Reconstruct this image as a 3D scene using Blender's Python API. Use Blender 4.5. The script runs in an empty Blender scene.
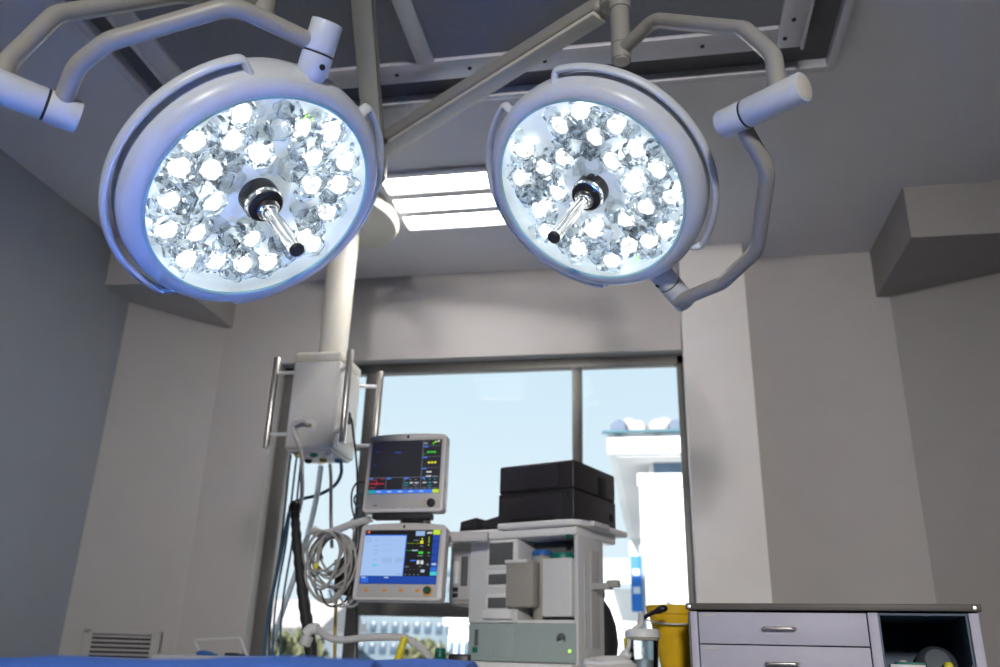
import bpy, bmesh, math, random
from mathutils import Vector, Matrix, Quaternion
random.seed(7)
SC = bpy.context.scene
COL = SC.collection
PI = math.pi
R = math.radians

# ------------------------------------------------------------------ camera
FPX, PITCH, ROLL, YAW = 842.945, 0.369425, 0.0284072, 0.1844613
CAM = Vector((0, 0, .75))
_f = Vector((-math.sin(YAW)*math.cos(PITCH), math.cos(YAW)*math.cos(PITCH), math.sin(PITCH)))
_r = Vector((math.cos(YAW), math.sin(YAW), 0))
_u = _r.cross(_f)
_r2 = _r*math.cos(ROLL) + _u*math.sin(ROLL)
_u2 = -_r*math.sin(ROLL) + _u*math.cos(ROLL)
cd = bpy.data.cameras.new('camera')
cam = bpy.data.objects.new('camera', cd)
COL.objects.link(cam)
M = Matrix((_r2, _u2, -_f)).transposed().to_4x4()
M.translation = CAM
cam.matrix_world = M
cd.sensor_width = 36
cd.lens = FPX*36/1000
cd.clip_start = .02
cd.dof.use_dof = True
cd.dof.focus_distance = 2.05
cd.dof.aperture_fstop = 2.8
SC.camera = cam

def ray(x, y):
    return _r2*((x-500)/FPX) - _u2*((y-333.5)/FPX) + _f
def at(x, y, Y):
    d = ray(x, y)
    return CAM + d*(Y/d.y)
def atz(x, y, Z):
    d = ray(x, y)
    return CAM + d*((Z-CAM.z)/d.z)

# ------------------------------------------------------------------ materials
def mat(name, col, rough=.5, metal=0., emit=None, estr=0., var=.04, scale=30., bump=0., alpha=1., trans=0., ior=1.45, coat=0., spec=.5):
    m = bpy.data.materials.new(name); m.use_nodes = True
    nt = m.node_tree; b = nt.nodes['Principled BSDF']
    b.inputs['Roughness'].default_value = rough
    b.inputs['Metallic'].default_value = metal
    b.inputs['IOR'].default_value = ior
    b.inputs['Alpha'].default_value = alpha
    b.inputs['Transmission Weight'].default_value = trans
    b.inputs['Coat Weight'].default_value = coat
    b.inputs['Specular IOR Level'].default_value = spec
    if var > 0:
        tc = nt.nodes.new('ShaderNodeTexCoord')
        nz = nt.nodes.new('ShaderNodeTexNoise'); nz.inputs['Scale'].default_value = scale; nz.inputs['Detail'].default_value = 3
        nt.links.new(tc.outputs['Object'], nz.inputs['Vector'])
        rp = nt.nodes.new('ShaderNodeValToRGB')
        rp.color_ramp.elements[0].position = .3; rp.color_ramp.elements[1].position = .7
        rp.color_ramp.elements[0].color = (*[c*(1-var) for c in col], 1)
        rp.color_ramp.elements[1].color = (*[min(1, c*(1+var)) for c in col], 1)
        nt.links.new(nz.outputs['Fac'], rp.inputs['Fac'])
        nt.links.new(rp.outputs['Color'], b.inputs['Base Color'])
        if bump > 0:
            bp = nt.nodes.new('ShaderNodeBump'); bp.inputs['Strength'].default_value = bump; bp.inputs['Distance'].default_value = .01
            nt.links.new(nz.outputs['Fac'], bp.inputs['Height'])
            nt.links.new(bp.outputs['Normal'], b.inputs['Normal'])
    else:
        b.inputs['Base Color'].default_value = (*col, 1)
    if emit:
        b.inputs['Emission Color'].default_value = (*emit, 1)
        b.inputs['Emission Strength'].default_value = estr
    return m

def glass_mat(name, tint, gloss=.08, rough=.02):
    m = bpy.data.materials.new(name); m.use_nodes = True
    nt = m.node_tree; nt.nodes.clear()
    o = nt.nodes.new('ShaderNodeOutputMaterial')
    t = nt.nodes.new('ShaderNodeBsdfTransparent'); t.inputs['Color'].default_value = (*tint, 1)
    g = nt.nodes.new('ShaderNodeBsdfGlossy'); g.inputs['Roughness'].default_value = rough
    fr = nt.nodes.new('ShaderNodeFresnel'); fr.inputs['IOR'].default_value = 1.35
    mu = nt.nodes.new('ShaderNodeMath'); mu.operation = 'MULTIPLY'; mu.inputs[1].default_value = gloss/.08
    mx = nt.nodes.new('ShaderNodeMixShader')
    nt.links.new(fr.outputs['Fac'], mu.inputs[0]); nt.links.new(mu.outputs[0], mx.inputs['Fac'])
    nt.links.new(t.outputs[0], mx.inputs[1]); nt.links.new(g.outputs[0], mx.inputs[2])
    nt.links.new(mx.outputs[0], o.inputs['Surface'])
    return m

def glow(name, col, s):
    return mat(name, tuple(min(.8, c) for c in col), .5, emit=col, estr=s, var=0)

MT = dict(
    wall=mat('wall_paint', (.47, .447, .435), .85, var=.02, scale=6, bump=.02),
    wallshade_cool=mat('wall_paint_shade_cool', (.33, .35, .385), .85, var=.02, scale=6, bump=.02),  # weaker light on the left wall, put into a darker, cooler colour
    wallshade_warm=mat('wall_paint_shade_warm', (.34, .322, .312), .85, var=.02, scale=6, bump=.02),  # light falloff on the right side, put into a darker colour
    pier=mat('pier_paint_lit', (.78, .75, .725), .85, var=.02, scale=6, bump=.02),  # lightened to stand in for light the pier does not receive
    ceil=mat('ceiling_paint', (.78, .77, .79), .85, var=.015, scale=6),
    floor=mat('vinyl_floor', (.50, .51, .51), .45, var=.06, scale=8),
    paint=mat('lamp_paint', (.60, .64, .69), .32, var=.01, spec=.5),
    armpaint=mat('arm_paint', (.33, .32, .295), .38, var=.02),
    beige=mat('pendant_enamel', (.62, .60, .54), .4, var=.02),
    beigetop=mat('pendant_column_enamel', (.70, .67, .58), .35, var=.02),
    bodygrey=mat('pendant_body_enamel', (.66, .645, .61), .4, var=.02),
    chrome=mat('polished_steel', (.72, .71, .70), .18, 1., var=.02),
    brushed=mat('brushed_steel', (.70, .67, .63), .32, 1., var=.05),
    black=mat('black_plastic', (.012, .012, .014), .4, var=.1),
    dark=mat('dark_rubber', (.02, .02, .022), .6, var=.1),
    hubblack=mat('hub_black', (.03, .028, .03), .3, var=.05),
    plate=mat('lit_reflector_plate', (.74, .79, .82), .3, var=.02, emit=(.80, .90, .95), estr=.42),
    trim=mat('cyan_glass_edge', (.45, .72, .74), .2, var=.02),
    alu=mat('anodised_aluminium', (.16, .155, .145), .45, .4, var=.05),
    rail=mat('panel_rail', (.62, .62, .68), .4, .2, var=.03),
    air=mat('air_diffuser_mesh', (.30, .305, .35), .8, var=.05, scale=60),
    gap=mat('dark_recess', (.13, .13, .14), .8, var=.05),
    monitor=mat('monitor_shell', (.68, .655, .64), .4, var=.02),
    monface=mat('monitor_face', (.52, .505, .495), .45, var=.02),
    machine=mat('machine_shell', (.66, .67, .68), .4, var=.02),
    machtop=mat('machine_shelf', (.80, .80, .80), .35, var=.02),
    machgreen=mat('machine_green', (.36, .44, .43), .45, var=.02),
    niche=mat('niche_grey', (.13, .135, .14), .6, var=.05),
    square=mat('smoked_window', (.12, .125, .13), .25, var=.05),
    greyplas=mat('grey_plastic', (.42, .41, .39), .5, var=.03),
    taupe=mat('taupe_plastic', (.36, .34, .30), .5, var=.03),
    white=mat('white_plastic', (.72, .73, .73), .4, var=.02),
    bluecap=mat('blue_cap', (.03, .14, .42), .4, var=.05),
    greencap=mat('green_cap', (.01, .17, .13), .4, var=.05),
    greendark=mat('green_connector', (.0, .10, .07), .4, var=.05),
    printer=mat('printer_black', (.022, .02, .024), .45, var=.08),
    printer2=mat('printer_panel', (.030, .027, .032), .35, var=.08),
    printer3=mat('printer_slot', (.004, .004, .005), .6, var=0),
    sheet=mat('blue_drape', (.070, .205, .74), .8, var=.05, scale=14, bump=.15),
    steelpaint=mat('cart_enamel', (.55, .57, .60), .4, var=.02),
    cabinet=mat('cabinet_lilac', (.50, .49, .60), .5, var=.02),
    cabdark=mat('cabinet_inside', (.09, .13, .19), .6, var=.05),
    cabtop=mat('cabinet_top_edge', (.11, .10, .095), .5, var=.05),
    label=mat('label_card', (.55, .52, .46), .6, var=.03),
    yellow=mat('yellow_plastic', (.72, .44, .01), .45, var=.03),
    yellowclip=mat('yellow_clip', (.72, .62, .03), .4, var=.03),
    hose=mat('pale_hose', (.58, .57, .56), .5, var=.03),
    clearhose=mat('milky_hose', (.80, .87, .92), .35, var=.02, trans=.55),
    lead=mat('taupe_lead', (.40, .385, .36), .5, var=.05),
    greyhose=mat('grey_cable', (.36, .37, .37), .5, var=.05),
    bluehose=mat('blue_cable', (.02, .09, .16), .5, var=.05),
    ochre=mat('ochre_hose', (.42, .34, .08), .5, var=.05),
    brass=mat('brass', (.55, .40, .15), .3, 1., var=.03),
    orange=mat('orange_button', (.75, .35, .1), .5, var=.03),
    clear=glass_mat('clear_plastic', (.80, .84, .86), .2, .1),
    jar=glass_mat('clear_jar', (.84, .87, .88), .25, .08),
    window=glass_mat('window_glass', (.97, .985, .985), .012, .0),
    cover=glass_mat('lamp_cover_glass', (.94, .975, .98), .06, .04),
    housewhite=mat('white_render', (.82, .82, .82), .8, var=.02, scale=2),
    housepale=mat('pale_render', (.60, .60, .60), .8, var=.03, scale=2),
    soffit=mat('eave_board', (.70, .69, .70), .8, var=.02, scale=2),
    tile=mat('roof_tiles', (.52, .44, .42), .8, var=.12, scale=6),
    tiledark=mat('roof_slate', (.16, .20, .28), .7, var=.1, scale=6),
    gutter=mat('gutter', (.06, .15, .19), .5, var=.05),
    bluewin=mat('blue_window', (.10, .16, .24), .2, var=.1, scale=3),
    towerwin=mat('tower_window', (.05, .08, .12), .3, var=.3, scale=1),
    towerblue=mat('tower_cladding', (.085, .13, .17), .5, var=.1, scale=2),
    brick=mat('terracotta_render', (.50, .30, .24), .8, var=.08, scale=2),
    leaf=mat('tree_leaves', (.15, .155, .085), .7, var=.3, scale=5),
    bark=mat('tree_bark', (.12, .08, .05), .9, var=.2, scale=5),
    banner=mat('blue_banner', (.02, .16, .55), .6, var=.05, scale=3),
    bannerwhite=mat('banner_white', (.7, .7, .72), .6, var=.05),
    asphalt=mat('pale_paving', (.52, .50, .47), .9, var=.1, scale=1),
    lampglow=glow('ceiling_tube_glow', (1., .965, .94), 24.),
    ledgreen=glow('green_segment', (.35, 1., .05), 2.0),
)
def crystal(name):
    """clear acrylic optics: lets most light straight through, mirrors the emitters in its facets, a little milky"""
    m = bpy.data.materials.new(name); m.use_nodes = True
    nt = m.node_tree; nt.nodes.clear()
    o = nt.nodes.new('ShaderNodeOutputMaterial')
    t = nt.nodes.new('ShaderNodeBsdfTransparent'); t.inputs['Color'].default_value = (.965, .98, .99, 1)
    g = nt.nodes.new('ShaderNodeBsdfGlossy'); g.inputs['Roughness'].default_value = .07; g.inputs['Color'].default_value = (.92, .95, 1, 1)
    d = nt.nodes.new('ShaderNodeBsdfTranslucent'); d.inputs['Color'].default_value = (.85, .90, .95, 1)
    fr = nt.nodes.new('ShaderNodeLayerWeight'); fr.inputs['Blend'].default_value = .26
    a = nt.nodes.new('ShaderNodeMixShader'); a.inputs['Fac'].default_value = .16
    nt.links.new(t.outputs[0], a.inputs[1]); nt.links.new(d.outputs[0], a.inputs[2])
    mx = nt.nodes.new('ShaderNodeMixShader')
    nt.links.new(fr.outputs['Fresnel'], mx.inputs['Fac']); nt.links.new(a.outputs[0], mx.inputs[1]); nt.links.new(g.outputs[0], mx.inputs[2])
    nt.links.new(mx.outputs[0], o.inputs['Surface'])
    return m
MT['crystal'] = crystal('lens_crystal')
def led_mat(name):
    """phosphor emitter: brightest in patches, dimmer between them"""
    m = mat(name, (.8, .8, .78), .4, emit=(1., .97, .92), estr=5., var=0)
    nt = m.node_tree; b = nt.nodes['Principled BSDF']
    tc = nt.nodes.new('ShaderNodeTexCoord'); v = nt.nodes.new('ShaderNodeTexVoronoi'); v.inputs['Scale'].default_value = 55
    r_ = nt.nodes.new('ShaderNodeMapRange'); r_.inputs['From Min'].default_value = .1; r_.inputs['From Max'].default_value = .75; r_.inputs['To Min'].default_value = 9.; r_.inputs['To Max'].default_value = .7
    nt.links.new(tc.outputs['Object'], v.inputs['Vector']); nt.links.new(v.outputs['Distance'], r_.inputs['Value']); nt.links.new(r_.outputs['Result'], b.inputs['Emission Strength'])
    return m
MT['led'] = led_mat('led_phosphor')

# ------------------------------------------------------------------ geometry helpers
def bm_new(): return bmesh.new()

def add(bm, tmp, M=None):
    if M is not None: tmp.transform(M)
    me = bpy.data.meshes.new('t'); tmp.to_mesh(me); tmp.free()
    bm.from_mesh(me); bpy.data.meshes.remove(me)
    return bm

def box(bm, c, s, bev=0., rot=None, seg=2, taper=None):
    t = bmesh.new(); bmesh.ops.create_cube(t, size=1)
    for v in t.verts:
        k = 1.
        if taper and v.co.z < 0: k = taper
        v.co = Vector((v.co.x*s[0]*k, v.co.y*s[1]*k, v.co.z*s[2]))
    if bev > 0:
        bmesh.ops.bevel(t, geom=list(t.edges), offset=bev, segments=seg, affect='EDGES', profile=.5)
    Mx = Matrix.Translation(Vector(c))
    if rot is not None: Mx = Mx @ rot
    return add(bm, t, Mx)

def axis_mat(p, d, xdir=None):
    z = Vector(d).normalized()
    x = Vector(xdir) if xdir is not None else (Vector((0, 0, 1)) if abs(z.z) < .9 else Vector((1, 0, 0)))
    x = (x - z*x.dot(z)).normalized()
    y = z.cross(x)
    m = Matrix((x, y, z)).transposed().to_4x4(); m.translation = Vector(p)
    return m

def lathe(bm, prof, M=None, seg=32, caps=True):
    """prof: list of (r, z) ; z axis"""
    t = bmesh.new(); rings = []
    for r, z in prof:
        if r < 1e-5: rings.append([t.verts.new((0, 0, z))])
        else: rings.append([t.verts.new((r*math.cos(2*PI*i/seg), r*math.sin(2*PI*i/seg), z)) for i in range(seg)])
    for a, b in zip(rings[:-1], rings[1:]):
        for i in range(seg):
            j = (i+1) % seg
            if len(a) == 1 and len(b) == 1: continue
            if len(a) == 1: t.faces.new((a[0], b[j], b[i]))
            elif len(b) == 1: t.faces.new((a[i], a[j], b[0]))
            else: t.faces.new((a[i], a[j], b[j], b[i]))
    if caps:
        for rg, fl in ((rings[0], True), (rings[-1], False)):
            if len(rg) > 2: t.faces.new(rg[::-1] if fl else rg)
    bmesh.ops.recalc_face_normals(t, faces=t.faces)
    return add(bm, t, M)

def cyl(bm, p0, p1, r, r1=None, seg=24, bev=.0):
    p0, p1 = Vector(p0), Vector(p1); L = (p1-p0).length
    r1 = r if r1 is None else r1
    if bev > 0:
        prof = [(r-bev, 0), (r-bev*.3, bev*.3), (r, bev), (r1, L-bev), (r1-bev*.3, L-bev*.3), (r1-bev, L)]
    else: prof = [(r, 0), (r1, L)]
    return lathe(bm, prof, axis_mat(p0, p1-p0), seg)

def fillet(pts, rad, n=8):
    pts = [Vector(p) for p in pts]
    out = [pts[0]]
    for a, b, c in zip(pts[:-2], pts[1:-1], pts[2:]):
        d1, d2 = (a-b), (c-b)
        l1, l2 = d1.length, d2.length
        d1.normalize(); d2.normalize()
        ang = d1.angle(d2)
        if ang > PI-.03: out.append(b); continue
        t = min(rad/math.tan(ang/2), l1*.48, l2*.48)
        p, q = b+d1*t, b+d2*t
        for i in range(n+1):
            s = i/n
            out.append(p*(1-s)**2 + b*2*s*(1-s) + q*s*s)
    out.append(pts[-1])
    return out

def catmull(pts, n=8):
    pts = [Vector(p) for p in pts]
    P = [pts[0]*2-pts[1]] + pts + [pts[-1]*2-pts[-2]]
    out = []
    for i in range(1, len(P)-2):
        for k in range(n):
            t = k/n
            a, b, c, d = P[i-1], P[i], P[i+1], P[i+2]
            out.append(.5*((2*b)+(c-a)*t+(2*a-5*b+4*c-d)*t*t+(3*b-a-3*c+d)*t**3))
    out.append(pts[-1])
    return out

def sweep(bm, path, r, seg=14, sx=1., sy=1., up=None, caps=True, rib=0):
    """tube along a polyline, with optional oval section and ribs"""
    path = [Vector(p) for p in path]
    n = len(path); T = []
    for i in range(n):
        a = path[max(0, i-1)]; b = path[min(n-1, i+1)]
        T.append((b-a).normalized())
    x = Vector(up) if up is not None else (Vector((0, 0, 1)) if abs(T[0].z) < .9 else Vector((1, 0, 0)))
    x = (x-T[0]*x.dot(T[0])).normalized()
    t = bmesh.new(); rings = []
    for i in range(n):
        if up is not None:
            xx = Vector(up); x = (xx-T[i]*xx.dot(T[i])).normalized()
        elif i > 0:
            x = (x-T[i]*x.dot(T[i])).normalized()
        y = T[i].cross(x)
        rr = r(i/(n-1)) if callable(r) else r
        if rib and i % 2: rr *= 1-rib
        rings.append([t.verts.new(path[i]+x*(rr*sx*math.cos(2*PI*k/seg))+y*(rr*sy*math.sin(2*PI*k/seg))) for k in range(seg)])
    for a, b in zip(rings[:-1], rings[1:]):
        for k in range(seg):
            j = (k+1) % seg
            t.faces.new((a[k], a[j], b[j], b[k]))
    if caps:
        t.faces.new(rings[0][::-1]); t.faces.new(rings[-1])
    bmesh.ops.recalc_face_normals(t, faces=t.faces)
    return add(bm, t)

def prism(bm, poly, h, M=None, bev=0., seg=2):
    """poly in XY extruded along z by h"""
    t = bmesh.new()
    a = [t.verts.new((x, y, 0)) for x, y in poly]
    f = t.faces.new(a)
    e = bmesh.ops.extrude_face_region(t, geom=[f])
    bmesh.ops.translate(t, vec=(0, 0, h), verts=[g for g in e['geom'] if isinstance(g, bmesh.types.BMVert)])
    bmesh.ops.recalc_face_normals(t, faces=t.faces)
    if bev > 0: bmesh.ops.bevel(t, geom=list(t.edges), offset=bev, segments=seg, affect='EDGES', profile=.5)
    return add(bm, t, M)

def quad(bm, pts):
    bm.faces.new([bm.verts.new(Vector(p)) for p in pts])
    return bm

def obj(name, bm, m, parent=None, smooth=True, world=False, ang=40):
    """link a bmesh as ONE mesh object; world=True: geometry is in world space and is moved into the parent's space"""
    if world and parent is not None:
        root = parent
        while root.parent: root = root.parent
        bm.transform(root.matrix_basis.inverted())
    me = bpy.data.meshes.new(name); bm.to_mesh(me); bm.free()
    ms = m if isinstance(m, (list, tuple)) else [m]
    for k in ms: me.materials.append(MT[k] if isinstance(k, str) else k)
    if smooth:
        for p in me.polygons: p.use_smooth = True
        try: me.set_sharp_from_angle(angle=R(ang))
        except Exception: pass
    o = bpy.data.objects.new(name, me); COL.objects.link(o)
    if parent is not None: o.parent = parent
    return o

def tag(o, label, cat, group=None):
    o['label'] = label; o['category'] = cat
    if group: o['group'] = group
    return o

def thing(name, label, cat, loc=(0, 0, 0), rz=0., group=None, basis=None):
    o = bpy.data.objects.new(name, None); COL.objects.link(o)
    o.empty_display_size = .05
    if basis is not None: o.matrix_basis = basis
    else: o.location = loc; o.rotation_euler = (0, 0, rz)
    if basis is None:
        o.matrix_basis = Matrix.Translation(Vector(loc)) @ Matrix.Rotation(rz, 4, 'Z')
    return tag(o, label, cat, group)

def struct(name, bm, m, parent=None, smooth=False):
    o = obj(name, bm, m, parent, smooth)
    if parent is None: o['kind'] = 'structure'
    return o

# ------------------------------------------------------------------ the room
H = 2.923
YW = 4.5                         # window wall
XL, XR, YB = -2.95, 2.10, -5.6
WX0, WX1, WZ0, WZ1 = -2.19, .215, .50, 2.385
struct('floor', box(bm_new(), ((XL+XR)/2, (YB+YW)/2, -.05), (XR-XL+.4, YW-YB+.6, .1)), 'floor')
struct('ceiling', box(bm_new(), ((XL+XR)/2, (YB+YW)/2+.1, H+.05), (XR-XL+.4, YW-YB+.6, .1)), 'ceil')
struct('wall_left', box(bm_new(), (XL-.06, (YB+YW)/2, H/2), (.12, YW-YB+.4, H)), 'wallshade_cool')
struct('wall_right', box(bm_new(), (XR+.06, (YB+YW)/2, H/2), (.12, YW-YB+.4, H)), 'wallshade_warm')
struct('wall_back', box(bm_new(), ((XL+XR)/2, YB-.06, H/2), (XR-XL+.3, .12, H)), 'wall')
w = bm_new(); TH = .26
def wpart(x0, x1, z0, z1): box(w, ((x0+x1)/2, YW+TH/2, (z0+z1)/2), (x1-x0, TH, z1-z0))
wpart(XL-.1, WX0, 0, H); wpart(WX1, XR+.1, 0, H); wpart(WX0, WX1, WZ1, H); wpart(WX0, WX1, 0, WZ0)
struct('wall_front', w, 'wall')
# pier beside the window
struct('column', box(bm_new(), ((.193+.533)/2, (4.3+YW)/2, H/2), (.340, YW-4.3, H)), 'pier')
# chamfered corners
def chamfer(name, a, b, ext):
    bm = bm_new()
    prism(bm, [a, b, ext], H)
    struct(name, bm, 'wall' if name.endswith('left') else 'wallshade_warm')
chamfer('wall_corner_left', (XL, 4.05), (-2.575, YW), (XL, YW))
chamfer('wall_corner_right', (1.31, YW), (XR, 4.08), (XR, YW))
# boxed bulkheads under the ceiling, in both corners
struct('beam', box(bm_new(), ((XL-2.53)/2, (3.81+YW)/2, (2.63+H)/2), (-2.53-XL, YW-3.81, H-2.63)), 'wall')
struct('beam', box(bm_new(), ((1.242+XR)/2, (3.80+YW)/2, (2.65+H)/2), (XR-1.242, YW-3.80, H-2.65)), 'wallshade_warm')
# wall rail by the cabinet
struct('trim_1', box(bm_new(), (1.8, 4.25, .86), (.62, .03, .07), rot=Matrix.Rotation(R(-28), 4, 'Z'), bev=.004), 'wall')
struct('baseboard_right', box(bm_new(), (XR-.01, -.8, .05), (.02, 9.4, .1)), 'wall')
struct('baseboard_left', box(bm_new(), (XL+.01, -.8, .05), (.02, 9.4, .1)), 'wall')

# window: aluminium frame set back in the opening
YF = 4.62
win = bpy.data.objects.new('window_1', None); COL.objects.link(win); win['kind'] = 'structure'
fr = bm_new()
def bar(bm, x0, x1, z0, z1, y=YF, d=.06): box(bm, ((x0+x1)/2, y, (z0+z1)/2), (x1-x0, d, z1-z0), .004)
FW = .08
bar(fr, WX0, WX0+FW, WZ0, WZ1); bar(fr, WX1-.055, WX1, WZ0, WZ1); bar(fr, WX0, WX1, WZ1-.055, WZ1); bar(fr, WX0, WX1, WZ0, WZ0+.06)
obj('window_frame', fr, 'alu', win)
for x0, x1 in ((-1.665, -1.595), (-.43, -.375)):
    b = bm_new(); bar(b, x0, x1, WZ0+.05, WZ1-.05); obj('mullion', b, 'alu', win)
b = bm_new(); bar(b, -1.60, -.42, .955, 1.03); obj('transom', b, 'alu', win)
b = bm_new(); zg = at(362, 449, YF).z; bar(b, -2.12, -1.66, zg-.008, zg+.008, YF+.01, .03); obj('glazing_bar', b, 'alu', win)
for x0, x1, z0, z1 in ((WX0+FW, -1.665, WZ0+.06, WZ1-.055), (-1.595, -.43, 1.03, WZ1-.055), (-1.595, -.43, WZ0+.06, .955), (-.375, WX1-.055, WZ0+.06, WZ1-.055)):
    b = bm_new(); bar(b, x0-.01, x1+.01, z0-.01, z1+.01, YF, .006); obj('pane', b, 'window', win)
b = bm_new(); box(b, ((WX0+WX1)/2, 4.56, WZ0+.01), (WX1-WX0, .2, .02), .004); obj('window_sill', b, 'white', win)

# ceiling light: three tubes behind opal strips
cl = thing('ceiling_light', 'square recessed ceiling light with three glowing white strips above the window wall', 'ceiling light', (-.955, 3.63, H-.012))
b = bm_new(); lx, ly = .31, .285
bz = [-.285, -.215, -.125, -.025, .055, .145, .225, .285]
box(b, (0, 0, .004), (2*lx, 2*ly, .006))
for s in (-1, 1):
    box(b, (s*(lx-.012), 0, -.004), (.03, 2*ly, .014), .002)
    box(b, (0, s*(ly-.012), -.004), (2*lx, .03, .014), .002)
for y in (-.085, .092): box(b, (0, y, -.004), (2*lx, .055, .012), .002)
obj('light_frame', b, 'ceil', cl)
for y in (-.185, .003, .185):
    b = bm_new(); box(b, (0, y, -.001), (2*lx-.06, .108, .008), .002); obj('diffuser', b, 'lampglow', cl)

# laminar air panel in the ceiling above the lamps
ap = thing('ceiling_air_panel', 'large framed laminar air panel in the ceiling above both lamps', 'air panel', (0, 0, H))
x0, x1, yn, yf = -2.01, .745, .3, 2.80
def strip(bm, xa, ya, xb, yb, z0, z1, bev=.003): box(bm, ((xa+xb)/2, (ya+yb)/2, (z0+z1)/2), (abs(xb-xa), abs(yb-ya), z1-z0), bev)
b = bm_new()
for s in (0, 1):
    strip(b, x0 if s == 0 else x1-.035, yn, x0+.035 if s == 0 else x1, yf, -.05, 0)
    strip(b, x0+.035, yn if s == 0 else yf-.03, x1-.035, yn+.03 if s == 0 else yf, -.05, 0)
obj('outer_frame', b, 'rail', ap)
b = bm_new(); strip(b, x0+.03, yn+.03, x1-.03, yf-.03, -.012, -.004, 0)
obj('recess_plate', b, 'gap', ap)
b = bm_new(); ix0, ix1, iyn, iyf = x0+.15, x1-.15, yn+.14, yf-.15
for s in (0, 1):
    strip(b, ix0 if s == 0 else ix1-.085, iyn, ix0+.085 if s == 0 else ix1, iyf, -.045, -.008)
    strip(b, ix0+.085, iyn if s == 0 else iyf-.11, ix1-.085, iyn+.11 if s == 0 else iyf, -.045, -.008)
    strip(b, ix0-.012 if s == 0 else ix1, iyn, ix0 if s == 0 else ix1+.012, iyf, -.06, -.008)
obj('inner_frame', b, 'rail', ap)
for xc in (-.795,):
    b = bm_new(); strip(b, xc-.035, iyn, xc+.035, iyf-.1, -.047, -.008); obj('cross_rail', b, 'rail', ap)
for xa, xb in ((ix0+.08, -.83), (-.76, ix1-.08)):
    b = bm_new(); strip(b, xa, iyn+.1, xb, iyf-.1, -.03, -.01, 0); obj('air_mesh', b, 'air', ap)
for k in range(9):
    x = ix0+.06+k*(ix1-ix0-.12)/8
    b = bm_new(); lathe(b, [(.008, -.045), (.008, -.049), (.004, -.051), (0, -.051)], Matrix.Translation((x, iyf-.055, 0)), 10); obj('screw', b, 'dark', ap)
for y in (1.3, 1.7, 2.1, 2.5):
    for x in (ix0+.042, ix1-.042):
        b = bm_new(); lathe(b, [(.008, -.045), (.008, -.049), (.004, -.051), (0, -.051)], Matrix.Translation((x, y, 0)), 10); obj('screw', b, 'dark', ap)

# wall vent on the chamfered corner
va = math.atan2(YW-4.08, -2.52-XL)
vent = thing('wall_vent', 'grey slatted air vent low on the angled wall in the corner', 'air vent', (-2.755, 4.262, .70), va)
b = bm_new()
for s in (-1, 1):
    box(b, (s*.168, -.004, .06), (.045, .012, .17), .002); box(b, (0, -.004, .06+s*.075), (.38, .012, .025), .002)
obj('vent_frame', b, 'wall', vent)
b = bm_new(); box(b, (0, .0, .06), (.31, .006, .14)); obj('vent_backing', b, 'black', vent)
for k in range(6):
    b = bm_new(); box(b, (0, -.006, .002+k*.022), (.30, .013, .0085), .001, rot=Matrix.Rotation(R(28), 4, 'X')); obj('slat', b, 'wall', vent)

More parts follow.
